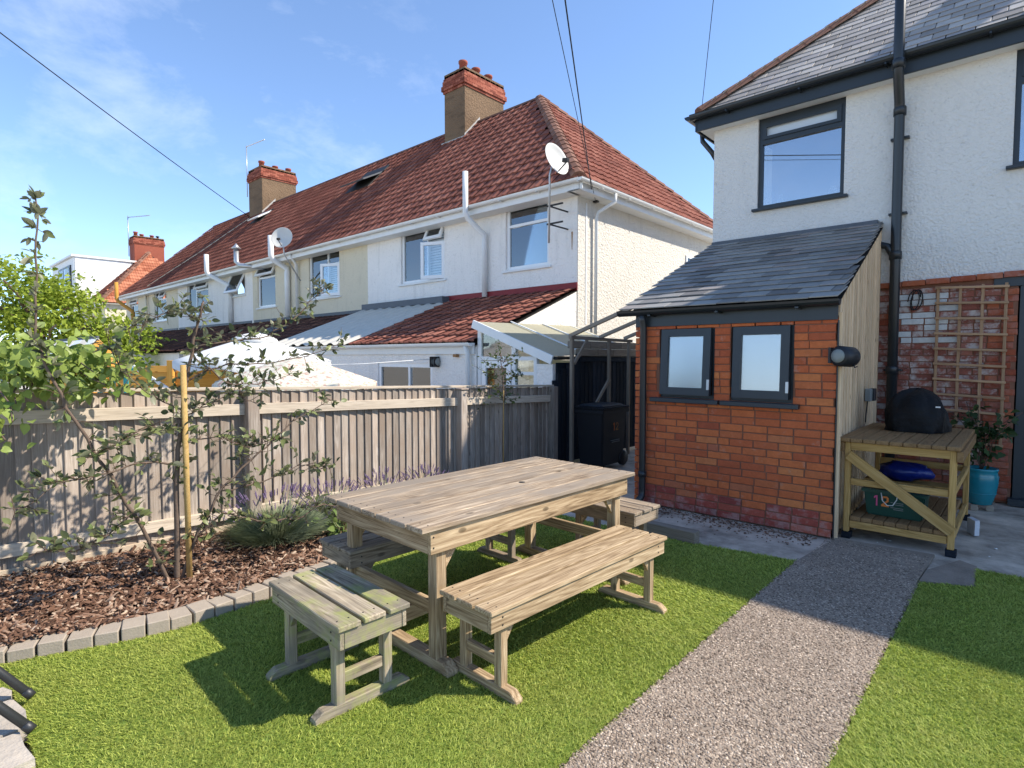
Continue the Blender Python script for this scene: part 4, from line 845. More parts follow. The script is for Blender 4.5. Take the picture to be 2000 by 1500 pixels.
# ------------------------------------------------------------------ wheelie bin
FONT = {'1': [[(-.02, .0), (.02, 0), (.02, .3), (-.02, .3)], [(-.07, .20), (-.02, .24), (-.02, .3), (-.07, .26)]], '2': [[(-.09, 0), (.09, 0), (.09, .05), (-.09, .05)], [(-.09, .05), (-.02, .05), (.09, .16), (.04, .18)], [(.04, .15), (.09, .15), (.09, .26), (.04, .26)], [(-.09, .25), (.09, .25), (.05, .30), (-.05, .30)], [(-.09, .19), (-.04, .19), (-.04, .25), (-.09, .25)]]}
def digits(parent, s, org, ux, uz, size, mats, nrm):
    org = Vector(org); ux = Vector(ux); uz = Vector(uz); x = 0
    for i, chx in enumerate(s):
        V = []; F = []
        for j, st in enumerate(FONT[chx]):
            b = len(V); V += [org + ux * ((x + p[0]) * size / .3) + uz * (p[1] * size / .3) + Vector(nrm) * (.0004 * j) for p in st]; F.append(tuple(range(b, b + len(st))))
        raw('number', V, F, mats[i], parent); x += .20
def wedge(name, xr, yr, zr, taper, mat, parent, bev=.015):
    bm = bmesh.new(); bmesh.ops.create_cube(bm, size=1); cx, cy = sum(xr) / 2, sum(yr) / 2
    for v in bm.verts:
        s = 1 if v.co.z > 0 else taper
        v.co = Vector((cx + v.co.x * (xr[1] - xr[0]) * s, cy + v.co.y * (yr[1] - yr[0]) * s, zr[0] if v.co.z < 0 else zr[1]))
    bmesh.ops.bevel(bm, geom=bm.edges[:], offset=bev, segments=2, affect='EDGES'); me = bpy.data.meshes.new(name); bm.to_mesh(me); bm.free(); return obj(name, me, mat, parent)
wb = thing('wheelie_bin', (-4.48, 6.82, 0), 'black wheelie bin numbered 12 standing between fence and brick outbuilding', 'bin')
bd = wedge('body', (-4.70, -4.25), (6.52, 7.14), (.05, .80), .86, M_bin, wb); wedge('rim', (-4.73, -4.22), (6.49, 7.17), (.77, .825), 1, M_bin, wb, .01)
ld = wedge('lid', (-4.735, -4.215), (6.485, 7.18), (.828, .86), .98, M_bin, wb, .012); wedge('lid_dome', (-4.66, -4.29), (6.56, 7.08), (.858, .895), 1.12, M_bin, wb, .015)
for x in (-4.66, -4.29): lathe('wheel', [(.1, -.03), (.11, -.02), (.11, .02), (.1, .03)], (x, 7.10, .11), M_bin, wb, 18, axis=(1, 0, 0))
digits(bd, '12', (-4.244, 6.80, .53), (0, 1, 0), (0, 0, 1), .11, (M_orng, M_rust), (1, 0, 0))
for i, zz in enumerate((.39, .365)): box('print_line', (-4.254, -4.250 + .003), (6.72 + .03 * i, 6.95), (zz, zz + .008), M_reel, bd, 0)
# ================================================================== BED EDGING
ed = thing('bed_edging', (-3.65, 1.2, 0), 'row of pale grey stone blocks edging the bark bed', 'edging')
cv = [(-.6, -3.98), (.1, -3.87), (.34, -3.775), (.54, -3.70), (.76, -3.61), (1.0, -3.535), (1.22, -3.525), (1.46, -3.55), (1.70, -3.59), (2.0, -3.64), (2.4, -3.72), (3.0, -3.80), (4.4, -3.86)]
def cvx(yy):
    for (a, p), (b, q) in zip(cv[:-1], cv[1:]):
        if a <= yy <= b: return p + (q - p) * (yy - a) / (b - a)
    return cv[-1][1]
yy = -.45
while yy < 4.3:
    x0, x1 = cvx(yy), cvx(yy + .11); d = Vector((x1 - x0, .11, 0)).normalized(); nrm = Vector((-d.y, d.x, 0)); c = Vector(((x0 + x1) / 2, yy + .055, 0)) + nrm * .068
    W_ = Matrix.Translation(c + Vector((0, 0, .026 + random.uniform(-.006, .006)))) @ Matrix.Rotation(math.atan2(d.y, d.x) + random.gauss(0, .03), 4, 'Z') @ Matrix.Rotation(random.gauss(0, .02), 4, 'X')
    obj('block', boxmesh(random.choice((.107, .110)), .138, .105, .005, M_stone), M_stone, ed, W_); yy += .1155 * math.cos(math.atan2(d.x, d.y)) + random.uniform(0, .006)
# sleeper and slabs
sl = box('timber_sleeper', (-2.62, -1.99), (4.44, 4.53), (-.02, .105), W_grey, None, .006); tag(sl, 'short grey sleeper lying at the edge of the lawn by the brick wall', 'sleeper')
for i, (x0, x1, y0, y1) in enumerate(((-3.45, -3.30, -.35, .33), (-3.29, -2.98, -.3, .345), (-2.97, -2.70, -.4, .33))):
    pts = [(x0, y0), (x1, y0), (x1 - random.uniform(0, .02), y1), ((x0 + x1) / 2, y1 + random.uniform(-.02, .02)), (x0 + .01, y1 - .015)]
    o = prism('stone_slab', [(p[0], p[1], -.02) for p in pts], (0, 0, .058 + .004 * i), M_slab); tag(o, ['rough pale stone slab next to the edging blocks under the black chair', 'rough pale stone slab between two others under the black chair', 'rough pale stone slab at the bottom left corner nearest the turf'][i], 'slab', 'stone slabs')
chr_ = thing('garden_chair', (-3.5, .1, 0), 'black tubular chair legs poking in at the bottom left corner', 'chair')
for i, (a, b) in enumerate((((-3.235, .385, .055), (-3.62, .02, .48)), ((-2.93, .345, .058), (-3.30, -.03, .48)))):
    lg = tube('leg', [a, b], .0175, M_black_tube, chr_, 14); d = (Vector(b) - Vector(a)).normalized(); lathe('foot_cap', [(.019, 0), (.0195, .03), (.0185, .035)], Vector(a) - d * .012, M_black_tube, lg, 14, axis=d)
tube('crossbar', [(-3.62, .02, .48), (-3.30, -.03, .48)], .015, M_black_tube, chr_, 10)
for (a, b) in (((-3.62, .02, .48), (-3.95, -.45, .46)), ((-3.30, -.03, .48), (-3.62, -.5, .46)), ((-3.5, -.1, .45), (-3.9, -.62, .04)), ((-3.2, -.15, .45), (-3.55, -.66, .04))): tube('frame_rail', [a, b], .0165, M_black_tube, chr_, 10)
prism('seat', [(-3.62, .0, .49), (-3.30, -.05, .49), (-3.62, -.5, .47), (-3.95, -.45, .47)], (0, 0, .012), M_cover, chr_)

# ================================================================== PICNIC TABLE, BENCHES, STOOLS
def shaped_foot(name, cx, cy, half, w, h, ax, mat, parent):
    """runner with chamfered ends, along local x or y"""
    prof = [(-half, 0), (half, 0), (half, h * .45), (half - h * .75, h), (-half + h * .75, h), (-half, h * .45)]
    V = [(a, s * w / 2, z) for s in (-1, 1) for a, z in prof]; n = len(prof); F = [tuple(range(n)), tuple(range(2 * n - 1, n - 1, -1))] + [(i, n + i, n + (i + 1) % n, (i + 1) % n) for i in range(n)]
    F = [tuple(reversed(f)) for f in F]
    Wm = Matrix.Translation((cx, cy, 0)) @ (Matrix.Rotation(R(90), 4, 'Z') if ax == 'y' else Matrix.Identity(4)); me = mesh_from(name, V, F); bm = bmesh.new(); bm.from_mesh(me); bmesh.ops.recalc_face_normals(bm, faces=bm.faces); bmesh.ops.bevel(bm, geom=bm.edges[:], offset=.004, segments=1, affect='EDGES'); bm.to_mesh(me); bm.free()
    return obj(name, me, mat, parent, Wm)
def furniture(name, cx, cy, rz, L_, Wd, H, nb, mats, leg, apron, label, cat, group, table=False):
    """length along local y, width along local x"""
    global CUR
    mt, ma, ml_ = mats; t = thing(name, (cx, cy, 0), label, cat, group, rz); old = CUR; CUR = Matrix.Translation((cx, cy, .004)) @ Matrix.Rotation(rz, 4, 'Z')
    th = .026 if table else .024; gap = .010 if table else .016; bw_ = (Wd - gap * (nb - 1)) / nb; hw, hl = Wd / 2, L_ / 2
    for i in range(nb):
        x = -hw + bw_ / 2 + i * (bw_ + gap); e = random.uniform(-.003, .003)
        board('seat_board' if not table else 'top_board', (x, -hl + e, H - th / 2), (x, hl + e, H - th / 2), bw_, th, mt, t, bev=.004)
        for sy_ in (-1, 1):
            for dx_ in (-.25, .25): lathe('screw', [(.0042, 0), (.0042, .0012)], (x + dx_ * bw_, sy_ * (hl - .06), H), M_iron, t, 6)
    ins = .020 if table else .012; z1 = H - th - .001; z0 = z1 - apron; tk = .022; eo = .030 if table else -.016
    for s in (-1, 1):
        ap_ = board('apron', (s * (hw - ins - tk / 2), -hl + ins + .018 + eo - .002, (z0 + z1) / 2), (s * (hw - ins - tk / 2), hl - ins - .018 - eo + .002, (z0 + z1) / 2), tk, apron, ma, t)
        for yy_ in (-hl + .085, hl - .085):
            for zz_ in (z0 + apron * .28, z0 + apron * .72): lathe('screw', [(.0045, 0), (.0045, .002)], (s * (hw - ins) , yy_, zz_), M_iron, ap_, 8, axis=(s, 0, 0))
        board('end_apron', (-hw + ins + tk + .001, s * (hl - ins - tk / 2 - .018 - eo), (z0 + z1) / 2), (hw - ins - tk - .001, s * (hl - ins - tk / 2 - .018 - eo), (z0 + z1) / 2), tk, apron, ma, t)
    lx = hw - ins - tk - leg / 2 - .001; ly = hl - ins - tk - leg / 2 - .04 - (.02 if not table else .035); fh = .062 if table else .05
    for sy in (-1, 1):
        for sx in (-1, 1):
            lg = box('leg', (sx * lx - leg / 2, sx * lx + leg / 2), (sy * ly - leg / 2, sy * ly + leg / 2), (fh - .004, z1), ml_, t, .004)
            q = .09 if not table else .12; yy_ = sy * (ly - leg / 2)
            prism('brace', [(sx * lx - .012, yy_, z0), (sx * lx - .012, yy_ - sy * q, z0 - .0), (sx * lx - .012, yy_ - sy * (q - .03), z0 - .004), (sx * lx - .012, yy_, z0 - q)], (.024, 0, 0), ml_, t)
        shaped_foot('foot', 0, sy * ly, hw + (.06 if not table else .045), leg + .002 if table else leg + .004, fh, 'x', ml_, t)
        zs = .30 if table else .155; board('stretcher', (-lx + leg / 2, sy * ly, zs), (lx - leg / 2, sy * ly, zs), .03, .07 if table else .05, ml_, t, (0, 0, 1))
    if table: board('long_stretcher', (0, -ly + .016, .125), (0, ly - .016, .125), .03, .085, ml_, t, (0, 0, 1))
    CUR = old; return t
tb = furniture('picnic_table', -2.497, 2.585, R(-1.8), 1.84, .925, .745, 7, (W_table, W_bench, W_bench), .066, .118, 'weathered slatted wooden table with seven boards at the centre of the lawn', 'table', None, True)
lathe('parasol_hole', [(.021, 0), (.021, .0015)], (-2.38, 2.72, .7495), M_iron, tb, 16)
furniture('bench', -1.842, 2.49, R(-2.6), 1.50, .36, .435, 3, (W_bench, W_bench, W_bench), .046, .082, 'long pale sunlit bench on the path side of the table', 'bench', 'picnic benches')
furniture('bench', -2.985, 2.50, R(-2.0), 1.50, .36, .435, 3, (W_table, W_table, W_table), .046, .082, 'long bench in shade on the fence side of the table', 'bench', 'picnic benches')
furniture('stool', -2.402, 1.405, R(90 - 2.6), .70, .355, .435, 3, (W_stool, W_stool, W_stool), .046, .082, 'mossy short bench with gaps between boards at the near end of the table', 'stool', 'short end benches')
furniture('stool', -2.36, 3.74, R(90 - 2.6), .66, .355, .435, 3, (W_table, W_table, W_table), .046, .082, 'short bench at the far end of the table towards the brick wall', 'stool', 'short end benches')

# ================================================================== THINGS BY THE HOUSE
st = thing('timber_stand', (-.78, 6.2, 0), 'slatted timber worktop stand with diagonal brace against the clad wall', 'stand')
x0, x1, y0, y1, zt = -1.15, -.385, 5.54, 6.95, .862
for i in range(9):
    xa = x0 - .045 + i * (x1 - x0 + .075) / 9; box('top_board', (xa, xa + .089), (y0 - .05, y1 + .03), (zt - .035, zt), W_standtop, st, .006)
box('top_rail', (x0 + .045, x1 - .04), (y0 - .002, y0 + .038), (zt - .105, zt - .038), W_stand, st); box('top_rail', (x0 + .045, x1 - .045), (y1 - .06, y1 - .02), (zt - .105, zt - .038), W_stand, st)
for x in (x0 - .04, x1 - .0): box('side_rail', (x, x + .04), (y0 - .03, y1), (zt - .12, zt - .038), W_standtop, st)
for (x, y_) in ((x0, y0), (x1 - .045, y0), (x0, y1 - .055), (x1 - .045, y1 - .055)):
    box('leg', (x, x + .045), (y_, y_ + .055), (.045, zt - .04), W_stand, st, .005); box('foot_block', (x - .01, x + .06), (y_ - .01, y_ + .07), (-.01, .045), W_dark, st)
box('mid_rail', (x0 + .047, x1 - .047), (y0 + .008, y0 + .045), (.455, .51), W_stand, st); box('bottom_rail', (x0 + .047, x1 - .047), (y0 + .004, y0 + .045), (.085, .145), W_stand, st)
for z in (.455, .085): box('back_rail', (x0 + .047, x1 - .047), (y1 - .05, y1 - .012), (z, z + .06), W_stand, st)
for z in (.46, .10): box('side_rail', (x1 - .04, x1 - .005), (y0 + .06, y1 - .06), (z, z + .055), W_stand, st)
for i in range(8):
    xa = x0 + .05 + i * (x1 - x0 - .10) / 8; box('shelf_board', (xa, xa + .080), (y0 + .0, y1 - .07), (.147, .185), W_standtop, st, .006)
board('brace', (x0 + .03, y0 - .014, zt - .145), (x1 - .012, y0 - .014, .19), .024, .082, W_stand, st)
# covered barbecue
bq = thing('covered_barbecue', (-.77, 6.55, .862), 'barbecue under a black fitted cover on the timber stand', 'barbecue')
V = []; F = []; nA = 36; prof = [(1.0, 0), (1.02, .04), (1.0, .12), (.97, .18), (.88, .25), (.72, .31), (.48, .355), (.22, .375), (.0, .38)]
for r, z in prof:
    for k_ in range(nA):
        a = 2 * math.pi * k_ / nA; e = 3.2; cx_ = math.copysign(abs(math.cos(a)) ** (2 / e), math.cos(a)); cy_ = math.copysign(abs(math.sin(a)) ** (2 / e), math.sin(a))
        nn = mnoise.noise(Vector((math.cos(a) * 2.5, math.sin(a) * 2.5, z * 6))); fold = (.016 * math.sin(a * 9 + z * 12) + .014 * math.sin(a * 5 - z * 22 + 1)) * (1 - z / .42)
        V.append((-.77 + cx_ * (.235 * r + nn * .02 * r + fold * r), 6.50 + cy_ * (.24 * r + nn * .03 * r + fold), .866 + z + (nn * .03 + .03 * (abs(mnoise.noise(Vector((math.cos(a) * 4, math.sin(a) * 4, z * 9 + 5)))) - .2)) * (1 if z > .02 else 0)))
for i in range(len(prof) - 1):
    for k_ in range(nA): F.append((i * nA + k_, i * nA + (k_ + 1) % nA, (i + 1) * nA + (k_ + 1) % nA, (i + 1) * nA + k_))
raw('cover', V, F, M_cover, bq, True); boxes('cover_tag', [(-.600, -.565, 6.265, 6.275, 1.10, 1.112)], M_white, bq)
# recycling box, blue bag
rb_ = thing('recycling_box', (-.81, 5.85, .186), 'green plastic recycling box numbered 12 on the lower shelf of the stand', 'box')
bx_ = wedge('body', (-1.03, -.59), (5.70, 6.02), (.187, .40), .90, M_green, rb_, .012); wedge('rim', (-1.045, -.575), (5.685, 6.035), (.385, .415), 1, M_green, rb_, .006)
digits(bx_, '12', (-.93, 5.697, .275), (1, 0, 0), (0, -.04, 1), .09, (M_pink, M_orng), (0, -1, 0))
tube('handle', [(-.90, 5.69, .40), (-.885, 5.672, .33), (-.85, 5.668, .295), (-.81, 5.668, .30), (-.785, 5.68, .35), (-.78, 5.69, .40)], .004, M_wirew, bx_, 6)
for i, zz in enumerate((.315, .300, .272, .258)): box('print_line', (-.83 + .02 * (i % 2), -.74), (5.699 - .0, 5.7005), (zz, zz + .005), M_reel, bx_, 0)
bb = thing('blue_bag', (-.80, 6.0, .47), 'crumpled blue plastic bag lying above the green recycling box', 'bag')
V = []; F = []; nA = 20; nR = 8
for i in range(nR + 1):
    t_ = math.pi * i / nR
    for k_ in range(nA):
        a = 2 * math.pi * k_ / nA; d = Vector((math.sin(t_) * math.cos(a), math.sin(t_) * math.sin(a), math.cos(t_))); n_ = 1 + .35 * mnoise.noise(d * 2.6) + .15 * mnoise.noise(d * 6)
        V.append((-.79 + d.x * .20 * n_, 6.12 + d.y * .13 * n_, .525 + d.z * .085 * n_))
for i in range(nR):
    for k_ in range(nA): F.append((i * nA + k_, (i + 1) * nA + k_, (i + 1) * nA + (k_ + 1) % nA, i * nA + (k_ + 1) % nA))
raw('bag_body', V, F, M_bluebag, bb, True); box('rest_slat', (-1.09, -.44), (6.03, 6.25), (.425, .44), W_stand, st)
pp = prism('paper_bag', [(-.36, 6.42, .0), (-.30, 6.30, .0), (-.27, 6.34, .0), (-.33, 6.46, 0)], (0, .01, .13), M_paper); tag(pp, 'small printed white paper bag beside the stand leg', 'bag')
# hose reel, socket
hr = thing('hose_reel', (-1.19, 5.36, 1.56), 'grey and black wall mounted hose reel at the corner of the brick outbuilding', 'hose reel')
lathe('drum', [(.02, -.10), (.075, -.10), (.085, -.08), (.085, .07), (.07, .085), (.02, .09)], (-1.13, 5.345, 1.555), M_bin, hr, 24, axis=(-.35, -1, .05)); lathe('face_disc', [(.055, 0), (.055, .008), (.02, .012)], Vector((-1.13, 5.345, 1.555)) + Vector((-.35, -1, .05)).normalized() * .088, M_reel, hr, 24, axis=(-.35, -1, .05))
boxes('bracket', [(-1.245, -1.225, 5.31, 5.40, 1.50, 1.63)], M_bin, hr); tube('guide', [(-1.06, 5.33, 1.49), (-1.05, 5.32, 1.465), (-1.03, 5.32, 1.475)], .006, M_bin, hr, 6)
sk = thing('outdoor_socket', (-1.27, 6.9, 1.15), 'grey weatherproof socket box with black cable on the clad wall', 'socket')
xs_ = -1.20 - .15 * (6.9 - 5.25) / 2.7 + .034
box('case', (xs_, xs_ + .055), (6.86, 6.96), (1.09, 1.22), M_reel, sk, .006); box('cover', (xs_ + .02, xs_ + .075), (6.965, 7.06), (1.09, 1.22), M_bin, sk, .006); tube('cable', [(xs_ + .02, 6.91, 1.09), (xs_ + .012, 6.90, .95), (xs_ + .01, 6.89, .865)], .006, M_cable, sk, 6)
# trellis
tr = thing('trellis', (-.48, 7.9, .8), 'brown wooden trellis fixed to the old brick wall', 'trellis')
for x in (-.77, -.575, -.385, -.195): box('upright', (x - .014, x + .014), (7.905, 7.922), (.62, 2.33), W_trellis, tr)
for i in range(11): board('slat', (-.795, 7.893, 2.315 - i * .168 + .005), (-.17, 7.893, 2.29 - i * .168), .016, .026, W_trellis, tr, (0, 0, 1))
tube('cable_coil', [(-.98 + .05 * math.cos(a) + .02 * math.sin(a * .3), 7.92 - .004 * math.sin(a * 2), 2.20 + .11 * math.sin(a) + .03 * math.cos(a)) for a in np.arange(0, 16, .4)], .006, M_cable, house, 6)
# pot
pt_ = thing('blue_pot', (-.325, 7.50, 0), 'glossy turquoise glazed pot with a leafy climber by the door', 'pot')
pb = lathe('pot_body', [(.085, .05), (.10, .06), (.128, .17), (.142, .28), (.143, .35), (.132, .385), (.136, .395), (.142, .41), (.138, .425), (.122, .42), (.118, .385)], (-.325, 7.50, 0), M_pot, pt_, 32); 
for z in (.17, .33, .345): lathe('ridge', [(.138 if z > .2 else .129, -.004), (.148 if z > .2 else .133, 0), (.138 if z > .2 else .129, .004)], (-.325, 7.50, z), M_pot, pb, 32)
for a in (0, 2.1, 4.2): box('pot_foot', (-.325 + .08 * math.cos(a) - .03, -.325 + .08 * math.cos(a) + .03), (7.5 + .08 * math.sin(a) - .03, 7.5 + .08 * math.sin(a) + .03), (-.01, .05), M_stone, pt_)
lathe('soil', [(.118, 0), (.1, .01)], (-.325, 7.5, .385), M_soil, pt_, 20)

# ================================================================== PLANTS
def leafmesh(name, w, ln, mat, fold=.25, tip=.25, heart=False):
    out = [(0, 0), (.30, .12), (.50, .33), (.46, .58), (.26, .82), (0, 1)] if not heart else [(0, .06), (.26, -.02), (.50, .20), (.47, .50), (.24, .80), (0, 1)]
    V = [(0, b * ln, -.10 * ln * (b - .4) ** 2) for _, b in out]; n = len(out); F = []
    for s in (-1, 1):
        b0 = len(V); V += [(s * a * w, b * ln, fold * a * w - .10 * ln * (b - .4) ** 2 - tip * .3 * b * b * ln) for a, b in out[1:-1]]; V[0:n] = [(0, b * ln, -.10 * ln * (b - .4) ** 2 - tip * .3 * b * b * ln) for _, b in out]
        for i in range(n - 1):
            L0, L1 = i, i + 1; R0 = b0 + i - 1 if 0 < i < n - 1 else None; R1 = b0 + i if 0 < i + 1 < n - 1 else None
            f = [x for x in (L0, L1, R1, R0) if x is not None]
            F.append(tuple(f if s > 0 else f[::-1])[::-1])
    me = mesh_from(name, V, F, True); me.materials.append(mat); return me
def leafW(p, d, roll=0, size=1.):
    d = Vector(d).normalized(); up = Vector((random.gauss(0, .5), random.gauss(0, .5), 1)); x = d.cross(up).normalized(); z = x.cross(d)
    return Matrix.Translation(p) @ Matrix((x, d, z)).transposed().to_4x4() @ Matrix.Rotation(roll, 4, 'Y') @ Matrix.Scale(size, 4)
class Leaves:
    """leaf copies: the first `maxind` become single objects, the rest one joined mesh"""
    def __init__(s, me, parent, mat_join, name='leaf'): s.me = me; s.parent = parent; s.items = []; s.mj = mat_join; s.name = name
    def add(s, p, d, size=1., roll=None): s.items.append(leafW(Vector(p), d, random.gauss(0, .7) if roll is None else roll, size))
    def build(s, maxind=0, joined='leaves', label=None):
        random.shuffle(s.items); tv = np.array([v.co[:] for v in s.me.vertices]); 
        s.me.calc_loop_triangles(); tt = np.array([t.vertices[:] for t in s.me.loop_triangles]); VV = []; TT = []; q = 0
        for i, M in enumerate(s.items):
            if i < maxind: obj(s.name, s.me, s.me.materials[0], s.parent, M)
            else:
                A = np.array(M); VV.append(tv @ A[:3, :3].T + A[:3, 3]); TT.append(tt + q); q += len(tv)
        if VV: o = obj(joined, fast_mesh(joined, np.concatenate(VV), np.concatenate(TT), True), s.mj, s.parent); tag(o, label, kind='stuff')
def wiggle(pts, n=4, amp=.012):
    out_ = []
    for a, b in zip(pts[:-1], pts[1:]):
        for i in range(n): p = Vector(a).lerp(Vector(b), i / n); out_.append(p + Vector((random.gauss(0, amp), random.gauss(0, amp), random.gauss(0, amp))) * (1 if i else .3))
    out_.append(Vector(pts[-1])); return out_
# --- young apple tree tied to a stake
stake = tube('tree_stake', [(-4.05, 1.305, -.05), (-4.05, 1.30, 1.50)], .018, W_stake, None, 12); tag(stake, 'round yellow timber stake holding the young tree', 'stake')
at = thing('apple_tree', (-4.09, 1.24, .05), 'sparse young tree with thin spreading branches tied to the yellow stake', 'tree')
XT = -4.09
def P(y_, z_, x_=0): return Vector((XT + x_, y_, z_))
BR = [([P(1.24, .03), P(1.25, .5), P(1.265, .95), P(1.34, 1.40, -.02), P(1.41, 1.75, -.02), P(1.44, 1.92, .02)], .020, .006),
      ([P(1.22, .05), P(1.08, .40, .03), P(.93, .73, .05), P(.72, 1.19, .06), P(.60, 1.50, .05), P(.565, 1.70, .04), P(.58, 2.10, .03), P(.59, 2.42, .03)], .013, .004),
      ([P(1.26, .06), P(1.36, .40, .05), P(1.52, .68, .08), P(1.75, .88, .10), P(2.0, 1.08, .10), P(2.30, 1.22, .12)], .012, .003),
      ([P(1.40, 1.62), P(1.62, 1.66, .05), P(1.85, 1.70, .05), P(2.05, 1.83, .05), P(2.22, 2.0, .04), P(2.30, 2.08, .04)], .006, .002),
      ([P(1.35, 1.40), P(1.60, 1.50, -.05), P(1.9, 1.50, -.08), P(2.2, 1.55, -.08), P(2.50, 1.66, -.05)], .006, .002),
      ([P(1.30, .30), P(1.5, .50, .10), P(1.7, .42, .18), P(1.95, .38, .22), P(2.15, .46, .25), P(2.32, .40, .25)], .008, .003),
      ([P(1.25, .86), P(1.02, .90, .05), P(.80, .86, .08), P(.62, .84, .10), P(.44, .72, .12)], .007, .002),
      ([P(1.0, .60, .04), P(.85, .50, .1), P(.68, .46, .14), P(.52, .50, .16)], .006, .002),
      ([P(1.26, 1.05), P(1.10, 1.12, .05), P(.95, 1.05, .08), P(.80, .98, .1)], .005, .002),
      ([P(1.27, 1.0), P(1.5, 1.02, .06), P(1.66, .93, .08), P(1.85, .95, .1)], .005, .002),
      ([P(1.3, 1.2), P(1.12, 1.32, -.04), P(.98, 1.46, -.05), P(.92, 1.65, -.05)], .005, .002),
      ([P(1.42, 1.78), P(1.30, 1.86, .04), P(1.15, 1.80, .05), P(1.0, 1.72, .05)], .004, .002),
      ([P(1.38, 1.55), P(1.55, 1.38, .08), P(1.75, 1.36, .1), P(1.98, 1.42, .1)], .005, .002),
      ([P(1.5, .65, .08), P(1.75, .68, .14), P(2.0, .76, .16), P(2.25, .70, .18)], .006, .002),
      ([P(1.28, 1.15), P(1.48, 1.22, -.06), P(1.66, 1.30, -.08), P(1.80, 1.22, -.08)], .005, .002)]
la = Leaves(leafmesh('apple_leaf', .026, .050, L_apple), at, L_apple2)
Vt = []; Ft = []
for bi, (pts, r0, r1) in enumerate(BR):
    w_ = wiggle(pts, 4, .006 if bi else .004); m_ = len(w_); rr = [r0 + (r1 - r0) * i / (m_ - 1) for i in range(m_)]
    tube('trunk' if bi == 0 else 'branch', w_, rr, K_bark, at, 8)
    start = 2 if bi in (0, 1, 2) else 1
    for i in range(start, m_):
        f = i / (m_ - 1)
        if bi == 0 and f < .30 or bi == 2 and f < .2: continue
        dense = 3 if bi == 1 and f > .55 else random.choice((2, 3, 4, 4))
        for q in range(dense):
            d = Vector((random.gauss(0, .8), random.gauss(0, .8), random.gauss(.35, .6))).normalized(); ln = random.uniform(.03, .15) if not (bi == 1 and f > .5) else random.uniform(.015, .05); e = w_[i] + d * ln
            V_, F_ = tube_data([w_[i], w_[i].lerp(e, .5) + Vector((0, 0, random.gauss(0, .008))), e], [.0022, .0018, .0012], 4); b0 = len(Vt); Vt += V_; Ft += [tuple(x + b0 for x in f_) for f_ in F_]
            for _ in range(random.choice((3, 4, 5))):
                dd_ = (d + Vector((random.gauss(0, .7), random.gauss(0, .7), random.gauss(0, .6)))).normalized(); la.add(w_[i].lerp(e, random.uniform(.4, 1)), dd_, random.choice((.5, .6, .75, .9, 1.1, 1.35)))
            if bi == 1 and f > .93:
                for _ in range(4): la.add(w_[i], Vector((random.gauss(0, .6), random.gauss(0, .6), .7)), random.uniform(.9, 1.5))
o = raw('twigs', Vt, Ft, K_twig, at, True); tag(o, None, kind='stuff'); la.build(300, 'leaves', 'small dark leaves of the young tree'); print('apple leaves', len(la.items))
# --- lilac-like shrub with heart-shaped leaves at the left edge
ls = thing('lilac_shrub', (-5.25, .5, 0), 'leafy shrub with heart-shaped leaves spilling over the fence at far left', 'shrub')
ll = Leaves(leafmesh('lilac_leaf', .060, .072, L_lilac, .2, .35, True), ls, L_lilac)
for i in range(16):
    s0 = Vector((-5.30 + random.uniform(-.15, .1), .45 + random.uniform(-.3, .4), 0)); top = Vector((-4.42 + random.uniform(-.25, .22), random.uniform(.30, 1.12), random.uniform(1.24, 1.56)))
    if i < 3: top = Vector((-4.15 + .03 * i, .40 + .03 * i, 1.00 + .10 * i))
    mid = Vector((-5.05 + random.uniform(-.1, .12), s0.y * .4 + top.y * .6, 1.50 + random.uniform(.0, .14))); st_ = wiggle([s0, mid, top], 5, .012); tube('stem', st_, [.009 - .0005 * q for q in range(len(st_))], K_bark, ls, 6)
    for q in range(66 if i >= 3 else 22):
        f = random.uniform(.15, 1.0); p = mid.lerp(top, f) + Vector((random.gauss(0, .10), random.gauss(0, .10), random.gauss(.02, .06))) * (1 if i >= 3 else .45); d = Vector((random.gauss(.45, .6), random.gauss(-.1, .6), random.gauss(-.75, .4)))
        ll.add(p, d, random.uniform(.6, 1.12), random.gauss(0, .5))
ll.build(300, 'leaves'); print('lilac', len(ll.items))
